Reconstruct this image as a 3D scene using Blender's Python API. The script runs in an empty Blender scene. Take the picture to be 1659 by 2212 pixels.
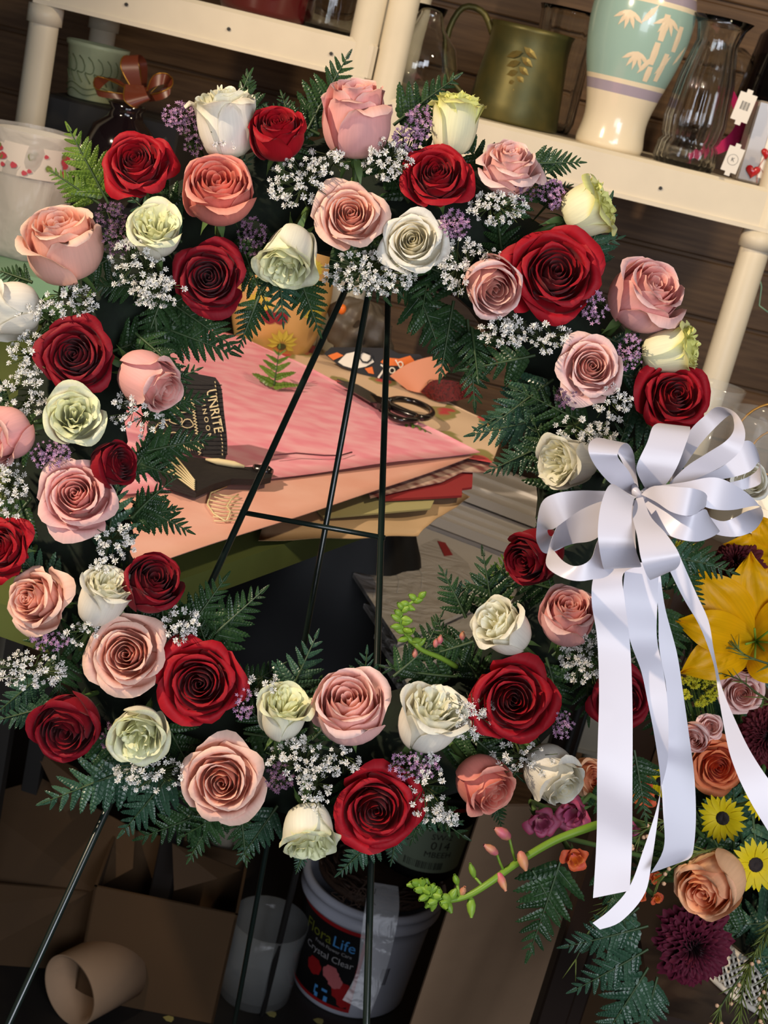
import bpy, math, random
import numpy as np
from mathutils import Vector, Matrix, Quaternion

# ------------------------------------------------------------------ camera, light, exposure
F_PX = 3000.0; CX = 829.5; CY = 1106.0
PITCH = math.radians(18.0); ROLL = math.radians(13.5)
CAM = Vector((0, 0, 1.73))
sc = bpy.context.scene
COL = sc.collection
FWD = Vector((0, math.cos(PITCH), -math.sin(PITCH)))
R0v = Vector((1, 0, 0)); U0v = Vector((0, math.sin(PITCH), math.cos(PITCH)))
RT = R0v * math.cos(ROLL) + U0v * math.sin(ROLL)
UP = -R0v * math.sin(ROLL) + U0v * math.cos(ROLL)
cam = bpy.data.cameras.new('camera'); camo = bpy.data.objects.new('camera', cam); COL.objects.link(camo)
cam.sensor_fit = 'VERTICAL'; cam.sensor_height = 36.0; cam.lens = F_PX / 2212 * 36.0
cam.clip_start = 0.02
M = Matrix((RT, UP, -FWD)).transposed().to_4x4(); M.translation = CAM
camo.matrix_world = M
cam.dof.use_dof = True; cam.dof.focus_distance = 1.03; cam.dof.aperture_fstop = 24
sc.camera = camo
sc.view_settings.view_transform = 'Standard'; sc.view_settings.look = 'None'
sc.view_settings.gamma = 1.0; sc.view_settings.use_curve_mapping = False
sc.view_settings.exposure = 0.4

def P(px, py, d): return CAM + FWD * d + RT * ((px - CX) / F_PX * d) - UP * ((py - CY) / F_PX * d)
def Dv(ax, ay, az): return (RT * ax + UP * ay - FWD * az).normalized()
def on_z(px, py, z):
    r = P(px, py, 1) - CAM; return CAM + r * ((z - CAM.z) / r.z)
def on_y(px, py, y):
    r = P(px, py, 1) - CAM; return CAM + r * ((y - CAM.y) / r.y)

w = bpy.data.worlds.new('world'); sc.world = w; w.use_nodes = True
w.node_tree.nodes['Background'].inputs[0].default_value = (0.75, 0.85, 1.0, 1)
w.node_tree.nodes['Background'].inputs[1].default_value = 0.045

def area(name, loc, target, size, power, col, size_y=None, spread=None):
    l = bpy.data.lights.new(name, 'AREA'); l.energy = power; l.color = col; l.size = size
    if size_y: l.shape = 'RECTANGLE'; l.size_y = size_y
    if spread: l.spread = math.radians(spread)
    o = bpy.data.objects.new(name, l); COL.objects.link(o); o.location = loc
    o.rotation_euler = (Vector(target) - Vector(loc)).to_track_quat('-Z', 'Y').to_euler(); return o
def spot(name, loc, target, ang, blend, power, col, rad):
    l = bpy.data.lights.new(name, 'SPOT'); l.energy = power; l.color = col; l.spot_size = math.radians(ang)
    l.spot_blend = blend; l.shadow_soft_size = rad
    o = bpy.data.objects.new(name, l); COL.objects.link(o); o.location = loc
    o.rotation_euler = (Vector(target) - Vector(loc)).to_track_quat('-Z', 'Y').to_euler(); return o
# cool daylight from the shop window behind the photographer; warm ceiling bulb and a warm lamp from the upper left
area('window_light', (1.1, -0.9, 2.15), (0.05, 1.0, 1.35), 0.9, 19, (0.86, 0.90, 1.0), 1.0)
spot('warm_lamp', (-1.35, 0.45, 2.5), (0.35, 1.75, 1.45), 64, 0.5, 115, (1.0, 0.80, 0.58), 0.025)
spot('ceiling_bulb', (0.75, 1.35, 2.5), (0.3, 2.2, 1.45), 110, 0.6, 26, (1.0, 0.80, 0.52), 0.05)

area('front_fill', (0.45, -1.6, 1.75), (0.2, 2.0, 0.7), 1.3, 20, (0.84, 0.89, 1.0), 1.1)  # added soft fill near the camera, brightens the pail, cardboard and panels

# ------------------------------------------------------------------ object helpers
def chainmat(o):
    m = o.matrix_basis.copy()
    while o.parent: o = o.parent; m = o.matrix_basis @ m
    return m
def smooth(me):
    me.polygons.foreach_set('use_smooth', [True] * len(me.polygons))
def mesh(name, verts, faces, mat=None, sm=True, uv=None, layer=None):
    me = bpy.data.meshes.new(name)
    me.from_pydata([tuple(v) for v in verts], [], [tuple(f) for f in faces])
    if mat:
        for m in (mat if isinstance(mat, (list, tuple)) else [mat]): me.materials.append(m)
    if sm: smooth(me)
    if uv is not None:
        l = me.uv_layers.new(name='UVMap')
        idx = np.empty(len(me.loops), dtype=np.int32); me.loops.foreach_get('vertex_index', idx)
        l.data.foreach_set('uv', np.asarray(uv, dtype=np.float32)[idx].ravel())
    if layer is not None:
        a = me.attributes.new('layer', 'FLOAT', 'POINT')
        a.data.foreach_set('value', np.full(len(verts), layer, dtype=np.float32))
    return me
def link(name, me, parent=None, mw=None):
    o = bpy.data.objects.new(name, me); COL.objects.link(o)
    if parent: o.parent = parent
    if mw is not None: o.matrix_basis = mw
    return o
def part(name, verts, faces, mat, parent=None, sm=True, **k):
    return link(name, mesh(name, verts, faces, mat, sm, **k), parent)
def partw(name, verts, faces, mat, parent=None, sm=True, **k):
    """world-space verts; a lone object gets its origin at its own middle"""
    vs = [Vector(v) for v in verts]
    if parent: inv = chainmat(parent).inverted(); vs = [inv @ v for v in vs]; return part(name, vs, faces, mat, parent, sm, **k)
    c = sum(vs, Vector()) / len(vs); o = part(name, [v - c for v in vs], faces, mat, None, sm, **k); o.location = c; return o
def tag(o, label, cat, group=None, kind=None):
    if label: o['label'] = label
    if cat: o['category'] = cat
    if group: o['group'] = group
    if kind: o['kind'] = kind
    return o
def thing(name, label, cat, mat4=None, group=None):
    o = bpy.data.objects.new(name, None); COL.objects.link(o); o.empty_display_size = 0.02
    if mat4 is not None: o.matrix_basis = mat4
    return tag(o, label, cat, group)
def frame(loc, z, xhint=None):
    z = z.normalized(); x = xhint or RT
    x = (x - z * x.dot(z))
    if x.length < 1e-4: x = UP - z * UP.dot(z)
    x.normalize(); y = z.cross(x)
    m = Matrix((x, y, z)).transposed().to_4x4(); m.translation = loc; return m
def T(v): return Matrix.Translation(v)

def box(x0, x1, y0, y1, z0, z1, b=0.0):
    """box with optionally chamfered vertical+horizontal edges (8 or 24 verts)"""
    if b <= 0:
        v = [(x0,y0,z0),(x1,y0,z0),(x1,y1,z0),(x0,y1,z0),(x0,y0,z1),(x1,y0,z1),(x1,y1,z1),(x0,y1,z1)]
        return v, [(0,3,2,1),(4,5,6,7),(0,1,5,4),(1,2,6,5),(2,3,7,6),(3,0,4,7)]
    v = []; f = []
    def ring(z, i):
        s = len(v)
        v.extend([(x0+i+b,y0+i,z),(x1-i-b,y0+i,z),(x1-i,y0+i+b,z),(x1-i,y1-i-b,z),(x1-i-b,y1-i,z),(x0+i+b,y1-i,z),(x0+i,y1-i-b,z),(x0+i,y0+i+b,z)])
        return s
    rs = [ring(z0, b), ring(z0 + b, 0), ring(z1 - b, 0), ring(z1, b)]
    f.append(tuple(range(7, -1, -1)))
    for a, c in zip(rs, rs[1:]):
        for k in range(8): f.append((a+k, a+(k+1)%8, c+(k+1)%8, c+k))
    f.append(tuple(range(rs[3], rs[3]+8)))
    return v, f
def join(*vf):
    V = []; Fc = []
    for v, f in vf:
        s = len(V); V.extend(v); Fc.extend([tuple(i + s for i in q) for q in f])
    return V, Fc
def tube(pts, rad, seg=8, caps=True):
    pts = [Vector(p) for p in pts]; n = len(pts)
    rads = rad if isinstance(rad, (list, tuple)) else [rad] * n
    V = []; Fc = []; px = None
    for i, p in enumerate(pts):
        t = (pts[min(i+1, n-1)] - pts[max(i-1, 0)]).normalized()
        if px is None: px = t.orthogonal().normalized()
        px = (px - t * px.dot(t)).normalized(); py = t.cross(px)
        for k in range(seg):
            a = 2*math.pi*k/seg; V.append(p + (px*math.cos(a) + py*math.sin(a))*rads[i])
    for i in range(n-1):
        for k in range(seg):
            a = i*seg+k; b = i*seg+(k+1)%seg; Fc.append((a, b, b+seg, a+seg))
    if caps: Fc.append(tuple(range(seg-1, -1, -1))); Fc.append(tuple(range((n-1)*seg, n*seg)))
    return V, Fc
def lathe(prof, seg=48, flute=None):
    V = []; Fc = []; n = len(prof)
    for i, (r, z) in enumerate(prof):
        for k in range(seg):
            a = 2*math.pi*k/seg; rr = r
            if flute: rr = r * (1 + flute[0](z) * math.cos(flute[1]*a))
            V.append((rr*math.cos(a), rr*math.sin(a), z))
    for i in range(n-1):
        for k in range(seg):
            a = i*seg+k; b = i*seg+(k+1)%seg; Fc.append((a, b, b+seg, a+seg))
    if prof[0][0] > 1e-4 and prof[0][0] < 9: pass
    return V, Fc
def cr(pts, n):
    """Catmull-Rom through rows of an array"""
    A = np.array([list(p) for p in pts], float); m = len(A)
    t = np.linspace(0, m-1, n); i = np.clip(t.astype(int), 0, m-2); u = (t-i)[:, None]
    p0 = A[np.clip(i-1, 0, m-1)]; p1 = A[i]; p2 = A[i+1]; p3 = A[np.clip(i+2, 0, m-1)]
    return 0.5*((2*p1)+(-p0+p2)*u+(2*p0-5*p1+4*p2-p3)*u*u+(-p0+3*p1-3*p2+p3)*u**3)
def grid_faces(nu, nv, off=0):
    return [(off+j*nu+i, off+j*nu+i+1, off+(j+1)*nu+i+1, off+(j+1)*nu+i) for j in range(nv-1) for i in range(nu-1)]

# ------------------------------------------------------------------ materials
def srgb(r, g, b):
    f = lambda c: (c/255/12.92 if c/255 <= 0.04045 else ((c/255+0.055)/1.055)**2.4)
    return (f(r), f(g), f(b), 1)
def newmat(name):
    m = bpy.data.materials.new(name); m.use_nodes = True; nt = m.node_tree
    return m, nt, nt.nodes['Principled BSDF'], nt.nodes['Material Output']
def sset(b, **k):
    for n, v in k.items():
        n = n.replace('_', ' ')
        if n in b.inputs: b.inputs[n].default_value = v
def simple(name, col, rough=0.6, metal=0.0, noise=0.0, nscale=30, bump=0.0, coat=0.0, spec=0.5, col2=None, stretch=None, detail=4):
    m, nt, b, o = newmat(name); sset(b, Roughness=rough, Metallic=metal)
    b.inputs['Specular IOR Level'].default_value = spec; b.inputs['Coat Weight'].default_value = coat
    b.inputs['Base Color'].default_value = col
    if noise > 0 or bump > 0 or col2:
        tc = nt.nodes.new('ShaderNodeTexCoord'); nz = nt.nodes.new('ShaderNodeTexNoise'); nz.inputs['Scale'].default_value = nscale
        nz.inputs['Detail'].default_value = detail
        if stretch:
            mp = nt.nodes.new('ShaderNodeMapping'); mp.inputs['Scale'].default_value = stretch
            nt.links.new(tc.outputs['Object'], mp.inputs[0]); nt.links.new(mp.outputs[0], nz.inputs['Vector'])
        else: nt.links.new(tc.outputs['Object'], nz.inputs['Vector'])
        if noise > 0 or col2:
            mx = nt.nodes.new('ShaderNodeMix'); mx.data_type = 'RGBA'
            c2 = col2 or tuple(c*(1-noise) for c in col[:3])+(1,)
            rp = nt.nodes.new('ShaderNodeMapRange'); rp.inputs[1].default_value = 0.35; rp.inputs[2].default_value = 0.65
            nt.links.new(nz.outputs[0], rp.inputs[0]); nt.links.new(rp.outputs[0], mx.inputs[0])
            mx.inputs[6].default_value = col; mx.inputs[7].default_value = c2
            nt.links.new(mx.outputs[2], b.inputs['Base Color'])
        if bump > 0:
            bp = nt.nodes.new('ShaderNodeBump'); bp.inputs['Strength'].default_value = bump; bp.inputs['Distance'].default_value = 0.002
            nt.links.new(nz.outputs[0], bp.inputs['Height']); nt.links.new(bp.outputs[0], b.inputs['Normal'])
    return m
def addtrans(nt, b, o, colsock, amt):
    tr = nt.nodes.new('ShaderNodeBsdfTranslucent'); ms = nt.nodes.new('ShaderNodeMixShader'); ms.inputs[0].default_value = amt
    if isinstance(colsock, tuple): tr.inputs[0].default_value = colsock
    else: nt.links.new(colsock, tr.inputs[0])
    nt.links.new(b.outputs[0], ms.inputs[1]); nt.links.new(tr.outputs[0], ms.inputs[2]); nt.links.new(ms.outputs[0], o.inputs[0])
def petalmat(name, inner, outer, base, edge, rough=0.6, tr=0.22, edge_from=0.86, vein=0.12):
    m, nt, b, o = newmat(name); N = nt.nodes.new; L = nt.links.new
    sset(b, Roughness=rough); b.inputs['Specular IOR Level'].default_value = 0.25
    b.inputs['Sheen Weight'].default_value = 0.06; b.inputs['Sheen Roughness'].default_value = 0.4
    at = N('ShaderNodeAttribute'); at.attribute_name = 'layer'
    uv = N('ShaderNodeUVMap'); uv.uv_map = 'UVMap'; sp = N('ShaderNodeSeparateXYZ'); L(uv.outputs[0], sp.inputs[0])
    m1 = N('ShaderNodeMix'); m1.data_type = 'RGBA'; m1.inputs[6].default_value = inner; m1.inputs[7].default_value = outer; L(at.outputs['Fac'], m1.inputs[0])
    r1 = N('ShaderNodeMapRange'); r1.inputs[1].default_value = 0.0; r1.inputs[2].default_value = 0.38; L(sp.outputs[1], r1.inputs[0])
    m2 = N('ShaderNodeMix'); m2.data_type = 'RGBA'; m2.inputs[6].default_value = base; L(m1.outputs[2], m2.inputs[7]); L(r1.outputs[0], m2.inputs[0])
    r2 = N('ShaderNodeMapRange'); r2.inputs[1].default_value = edge_from; r2.inputs[2].default_value = 1.0; L(sp.outputs[1], r2.inputs[0])
    m3 = N('ShaderNodeMix'); m3.data_type = 'RGBA'; L(m2.outputs[2], m3.inputs[6]); m3.inputs[7].default_value = edge; L(r2.outputs[0], m3.inputs[0])
    mp = N('ShaderNodeMapping'); mp.inputs['Scale'].default_value = (26, 2.0, 1); L(uv.outputs[0], mp.inputs[0])
    nz = N('ShaderNodeTexNoise'); nz.inputs['Scale'].default_value = 1.0; nz.inputs['Detail'].default_value = 3; L(mp.outputs[0], nz.inputs['Vector'])
    hs = N('ShaderNodeHueSaturation'); r3 = N('ShaderNodeMapRange'); r3.inputs[3].default_value = 1-vein; r3.inputs[4].default_value = 1+vein
    L(nz.outputs[0], r3.inputs[0]); L(r3.outputs[0], hs.inputs['Value']); L(m3.outputs[2], hs.inputs['Color'])
    L(hs.outputs[0], b.inputs['Base Color'])
    bp = N('ShaderNodeBump'); bp.inputs['Strength'].default_value = 0.25; bp.inputs['Distance'].default_value = 0.0006; L(nz.outputs[0], bp.inputs['Height']); L(bp.outputs[0], b.inputs['Normal'])
    addtrans(nt, b, o, hs.outputs[0], tr)
    return m
def leafmat(name, c1, c2, rough=0.38, tr=0.2):
    m, nt, b, o = newmat(name); N = nt.nodes.new; L = nt.links.new
    oi = N('ShaderNodeObjectInfo'); mx = N('ShaderNodeMix'); mx.data_type = 'RGBA'; mx.inputs[6].default_value = c1; mx.inputs[7].default_value = c2
    L(oi.outputs['Random'], mx.inputs[0]); L(mx.outputs[2], b.inputs['Base Color']); sset(b, Roughness=rough)
    b.inputs['Specular IOR Level'].default_value = 0.4
    addtrans(nt, b, o, mx.outputs[2], tr); return m
MT = {}
MT['red'] = petalmat('red rose petal', srgb(140,8,22), srgb(170,13,30), srgb(110,8,18), srgb(160,11,28), 0.62, 0.12, 0.9, 0.18)
MT['dark_red'] = petalmat('deep red rose petal', srgb(112,8,22), srgb(140,12,30), srgb(90,8,18), srgb(130,10,28), 0.62, 0.1, 0.9, 0.18)
MT['pink'] = petalmat('pink rose petal', srgb(238,164,150), srgb(240,182,178), srgb(240,208,186), srgb(248,206,196), 0.55, 0.25)
MT['blush'] = petalmat('blush rose petal', srgb(244,188,172), srgb(244,200,194), srgb(240,216,198), srgb(252,218,208), 0.55, 0.25)
MT['peach'] = petalmat('peach rose petal', srgb(234,156,128), srgb(244,196,178), srgb(242,212,182), srgb(250,214,194), 0.55, 0.25)
MT['salmon'] = petalmat('salmon rose petal', srgb(226,112,92), srgb(228,140,126), srgb(232,184,152), srgb(238,168,148), 0.55, 0.22)
MT['cream'] = petalmat('cream rose petal', srgb(246,244,216), srgb(250,246,234), srgb(232,234,196), srgb(248,246,226), 0.5, 0.28)
MT['green'] = petalmat('green cream rose petal', srgb(244,244,204), srgb(248,246,230), srgb(232,234,190), srgb(238,241,196), 0.5, 0.28, 0.8)
MT['yellow'] = petalmat('pale yellow rose petal', srgb(242,240,160), srgb(247,244,208), srgb(240,238,196), srgb(242,242,150), 0.5, 0.28, 0.75)
MT['white'] = petalmat('white rose petal', srgb(238,228,190), srgb(246,242,230), srgb(232,228,196), srgb(246,244,232), 0.5, 0.28)
MT['orange'] = petalmat('orange rose petal', srgb(236,104,50), srgb(240,146,100), srgb(238,170,110), srgb(240,140,90), 0.55, 0.25)
MT['apricot'] = petalmat('apricot rose petal', srgb(244,150,110), srgb(252,206,160), srgb(250,214,160), srgb(252,192,150), 0.55, 0.25)
MT['burgundy'] = petalmat('burgundy carnation petal', srgb(70,12,30), srgb(84,16,38), srgb(44,8,20), srgb(96,22,46), 0.7, 0.1)
MT['maroon'] = petalmat('maroon chrysanthemum petal', srgb(70,16,24), srgb(80,20,28), srgb(50,10,16), srgb(90,24,34), 0.7, 0.1)
MT['lily'] = petalmat('yellow lily petal', srgb(240,176,4), srgb(244,184,10), srgb(190,170,20), srgb(246,204,20), 0.42, 0.25, 0.9, 0.2)
MT['daisy'] = petalmat('yellow daisy petal', srgb(232,204,20), srgb(240,216,30), srgb(220,180,10), srgb(244,226,50), 0.5, 0.2)
MT['mauve'] = petalmat('mauve snapdragon petal', srgb(190,90,130), srgb(200,110,140), srgb(210,150,150), srgb(170,60,90), 0.5, 0.2)
MT['snaporange'] = petalmat('orange snapdragon petal', srgb(240,140,40), srgb(226,96,70), srgb(230,110,110), srgb(226,100,60), 0.5, 0.2)
MT['fern'] = leafmat('dark green fern leaf', srgb(36,62,34), srgb(54,84,46), 0.34, 0.15)
MT['fernblue'] = leafmat('blue green fern leaf', srgb(46,78,58), srgb(66,98,74), 0.3, 0.1)
MT['fernlit'] = leafmat('warm lit fern leaf', srgb(92,124,44), srgb(120,148,60), 0.34, 0.3)  # warm light on the bright fronds painted in as a yellow green
MT['stem'] = simple('green stem', srgb(84,112,56), 0.5)
MT['sepal'] = leafmat('sepal green', srgb(80,110,56), srgb(100,126,70), 0.5, 0.15)
MT['twig'] = simple('thin branching stem', srgb(70,84,44), 0.6)
MT['bb'] = simple("baby's breath white", srgb(240,238,232), 0.6)
MT['purple'] = simple('lilac bud', srgb(168,118,160), 0.6, noise=0.25, nscale=300, col2=srgb(206,168,194))
MT['purpledark'] = simple('dusky lilac bud', srgb(120,86,112), 0.6)
MT['rachis'] = simple('dark leaf stalk', srgb(54,76,40), 0.5)
MT['foam'] = simple('dark moss covered ring', srgb(18,32,16), 0.9, noise=0.5, nscale=80, bump=0.5)
MT['bud_green'] = leafmat('snapdragon bud green', srgb(128,166,52), srgb(150,186,72), 0.4, 0.3)
MT['goldenrod'] = simple('goldenrod yellow', srgb(190,184,30), 0.6)
# ------------------------------------------------------------------ blooms
def petal_geo(phi, hw, rb, rt, h, lip, droop, tuck=0.1, ruf=0.0, point=0.0, nu=11, nv=10, rnd=None, side=0.28, base_r=0.06, rufk=5):
    u = np.linspace(-1, 1, nu)[None, :].repeat(nv, 0); v = (np.linspace(0, 1, nv)**0.85)[:, None].repeat(nu, 1)
    ve = v * (1 - side*np.abs(u)**2.6) + point*np.exp(-(u/0.22)**2)*v**6
    kv = np.array([0, .22, .5, .78, .92, 1.0]); 
    kr = np.array([base_r, .72*rb, rb, .5*(rb+rt), rt + lip*.35, rt + lip]); kz = np.array([0, .10*h, .42*h, .80*h, .97*h, h - droop])
    fine = np.linspace(0, 1, 60)
    C = cr(np.stack([kv, kr, kz], 1), 60); 
    r = np.interp(np.clip(ve, 0, 1), C[:, 0], C[:, 1]); z = np.interp(np.clip(ve, 0, 1), C[:, 0], C[:, 2])
    over = np.clip(ve-1, 0, 1); r = r + over*0.8*(lip > .05); z = z + over*(h)*(1 if lip < .05 else 0.2)
    ph1 = rnd.uniform(0, 6.28); ph2 = rnd.uniform(0, 6.28)
    r = r * (1 + tuck*u) + ruf*v**3*np.sin(rufk*u+ph1)
    curl = lip*0.5*(np.abs(u)**2)*v**5
    r = r + curl; z = z - curl*0.9 + ruf*0.8*v**3*np.sin((rufk+1.7)*u+ph2)
    wv = 1 - 0.18*v**4
    a = phi + u*hw*wv
    X = r*np.cos(a); Y = r*np.sin(a)
    V = np.stack([X, Y, z], -1).reshape(-1, 3)
    UVc = np.stack([u*.5+.5 + rnd.random()*3, v], -1).reshape(-1, 2)
    return V, UVc
def rose_petals(kind, R, H, seed):
    """yields (verts, uv, layer) for every petal, innermost first"""
    rnd = random.Random(seed); out = []
    if kind == 'open':
        n = 25; H = H or 1.0
        for i in range(n):
            t = i/(n-1); j = rnd.uniform
            rb = 0.06+0.74*t**1.0; g = math.radians(132-66*t**.6)
            rt = rb*(0.72+0.42*t**.8); h = H*(0.86+0.10*math.sin(t*3.0)-0.42*t**2.5)
            lip = .012+.20*t**2.2; droop = .0+.22*t**2.2
            if i > n-6: lip *= j(.7, 1.3); droop *= j(.6, 1.4)
            out.append(petal_geo(i*2.4+j(-.15, .15), g, rb, rt, h*j(.97, 1.03), lip, droop, .10 if i > 4 else .3, .012+.03*t, .07*t, rnd=rnd)+(t,))
    elif kind == 'cup':
        n = 20; H = H or 1.5
        for i in range(n):
            t = i/(n-1); j = rnd.uniform
            rb = 0.08+0.84*t**.75; g = math.radians(135-62*t**.5)
            rt = rb*(0.70+0.24*t); h = H*(0.90+.10*math.sin(t*2.6)-.10*t**3)
            lip = .012+.17*t**2; droop = .01+.20*t**3
            if i > n-6: lip *= j(.5, 1.5); droop *= j(.3, 1.8); h *= j(.90, 1.02)
            out.append(petal_geo(i*2.4+j(-.2, .2), g, rb, rt, h, lip, droop, .09 if i > 4 else .3, .012+.02*t, .05*t, rnd=rnd, side=.24)+(t,))
    elif kind == 'ruffle':
        H = H or 1.6; n = 20
        for i in range(n):
            t = i/(n-1); j = rnd.uniform
            rb = 0.05+0.52*t**.65; g = math.radians(j(42, 78))
            out.append(petal_geo(i*2.4+j(-.7, .7), g, rb, rb*j(1.0, 1.5), H*(1.02-.10*t)+j(-.08, .08), j(.02, .14), j(-.02, .12), j(-.25, .25), .055, .0, rnd=rnd, nu=15, rufk=4+j(0, 3))+(t*.3,))
        for i in range(9):
            t = .6+.4*i/8; j = rnd.uniform; k = i/8
            out.append(petal_geo(i*2.4+j(-.2, .2), math.radians(68), .62+.24*k, .70+.22*k, H*(.96-.06*k)*j(.93, 1.0), .06+.20*k*j(.6, 1.2), .02+.20*k*j(.3, 1.4), .08, .04, .04, rnd=rnd, nu=15, side=.2, rufk=5)+(t,))
    elif kind == 'snap':
        for i in range(9):
            t = i/8; j = rnd.uniform
            out.append(petal_geo(i*2.4+j(-.3, .3), math.radians(60), .3+.3*t, .3+.6*t, 1.1-.35*t, .05+.3*t, .05+.25*t, .1, .06, 0, rnd=rnd, nu=11, rufk=5)+(t,))
    elif kind == 'carnation':
        n = 46
        for i in range(n):
            t = i/(n-1); j = rnd.uniform
            rr = .15+.85*t**.8
            out.append(petal_geo(i*2.4+j(-.5, .5), math.radians(52-16*t), rr*.4, rr*.8, .95-.62*t**1.6+j(-.05, .05), rr*.2, .06*t, 0, .065, .0, rnd=rnd, nu=21, side=.0, rufk=12)+(t,))
    return out
SEPAL_CACHE = {}
def small_leaf(L, W, bend):
    v = []; nu, nv = 3, 6
    for j in range(nv):
        s = j/(nv-1); w = W*math.sin(math.pi*min(1, s*.9+.12))**.8*(1-s**3)
        for i in range(nu):
            u = i-1; v.append((L*s, u*w*.5, -bend*s*s*L+abs(u)*w*.15))
    return v, grid_faces(nu, nv)
ringC = (715.0, 1035.0, 575.0, 605.0); D_RING = 1.115
def ring_rho(px, py):
    dx = (px-ringC[0])/ringC[2]; dy = (py-ringC[1])/ringC[3]; return math.hypot(dx, dy), math.atan2(dy, dx)
def ring_pt(a, k=1.0, dd=0.0): return P(ringC[0]+ringC[2]*k*math.cos(a), ringC[1]+ringC[3]*k*math.sin(a), D_RING+dd)
def bulge(px, py, amp=0.10):
    rho, a = ring_rho(px, py); t = (rho-1)*590/330; return D_RING-amp*math.sqrt(max(0.0, 1-t*t))
def rose(kind, mat, cx, cy, W, ax, ay, az, label, H=None, d=None, group=None, name='rose', cat='flower', stem_to=None, seed=None, sepals=True):
    if seed is None: seed = int(cx*7+cy)
    d = d if d else bulge(cx, cy)
    axis = Dv(ax, ay, az); fac = {'open': 1.06, 'cup': 1.0, 'ruffle': 1.0, 'carnation': 1.05, 'snap': 1.1}[kind]
    R = W/2*d/F_PX/fac*1.07; Hh = (H or {'open': 1.0, 'cup': 1.5, 'ruffle': 1.6, 'carnation': .9, 'snap': 1.0}[kind])
    base = P(cx, cy, d) - axis*(R*Hh*.5)
    m4 = frame(base, axis); t = thing(name, label, cat, m4, group)
    spin = (seed % 628)/100
    cs, sn = math.cos(spin), math.sin(spin); RM = np.array([[cs, -sn, 0], [sn, cs, 0], [0, 0, 1]]).T
    for V, UVc, lay in rose_petals(kind, R, H, seed):
        nv = 10; nu = len(V)//nv
        part('petal', (V@RM)*R, grid_faces(nu, nv), mat, t, uv=UVc, layer=lay)
    if sepals:
        key = 's'
        if key not in SEPAL_CACHE: SEPAL_CACHE[key] = mesh('sepal', *small_leaf(1, .34, .6), MT['sepal'])
        for k in range(5):
            a = k*1.2566; o = link('sepal', SEPAL_CACHE[key], t)
            o.matrix_basis = T((0, 0, -R*.02)) @ Matrix.Rotation(a, 4, 'Z') @ T((R*.06, 0, 0)) @ Matrix.Rotation(.45, 4, 'Y') @ Matrix.Scale(R*.75, 4)
    V, Fc = lathe([(R*.02, -R*.34), (R*.13, -R*.28), (R*.17, -R*.12), (R*.10, R*.03)], 10); part('calyx', V, Fc, MT['sepal'], t)
    inv = m4.inverted()
    if stem_to is None:
        rho, a = ring_rho(cx, cy); end = ring_pt(a, 1+max(-.12, min(.12, rho-1)))
    else: end = stem_to
    a0 = base-axis*R*.25; mid = base-axis*max(.012, min(.03, (end-base).length*.5))
    V, Fc = tube([a0, mid, (mid*.5+end*.5), end], [.0022, .0022, .0022, .0022], 7); partw('stem', V, Fc, MT['stem'], t)
    return t

# ------------------------------------------------------------------ fern fronds
def pinna_mesh(seed, mat, toothed=True, slender=1.0):
    rnd = random.Random(seed); V = []; Fc = []; n = 8
    def leaflet(bx, side, ang, L, W, lift):
        ca, sa = math.cos(ang), math.sin(ang)*side
        prof = [(0, -.34), (.30, -.52), (.48, -.44), (.70, -.46), (.86, -.26), (1, 0), (.90, .24), (.74, .40), (.54, .42), (.34, .48), (0, .34)]
        s = len(V)
        for x, y in prof: 
            lx, ly = x*L, y*W; zz = lift*(x**1.2)*L - .35*abs(y)*W
            V.append((bx+lx*ca-ly*sa, lx*sa+ly*ca*side*1.0 if side > 0 else lx*sa+ly*ca, zz))
        V.append((bx+.45*L*ca, .45*L*sa, lift*.45*L+.02)); c = len(V)-1
        for k in range(len(prof)): Fc.append((s+k, s+(k+1) % len(prof), c))
    for k in range(n):
        s = (k+.35)/(n+.3)
        for side in (1, -1):
            L = .185*(1-s)**.55*(.85+.15*min(1, s*6))*rnd.uniform(.9, 1.08)*slender+.035; leaflet(s*.97+(.02 if side > 0 else -.01), side, math.radians(56-20*s)*rnd.uniform(.92, 1.08), L, .235*(1-.5*s), rnd.uniform(-.25, .12))
    leaflet(.93, 1, 0.0, .10, .06, -.1)
    tv, tf = tube([(0, 0, 0), (.5, 0, .012), (1, 0, -.02)], [.012, .009, .004], 4, False)
    s = len(V); V.extend(tv); Fc.extend([tuple(i+s for i in q) for q in tf])
    # arch the whole pinna down a little
    V = [(x, y, z-.12*x*x) for x, y, z in V]
    return mesh('pinna', V, Fc, mat, False)
PIN = {}
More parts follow.
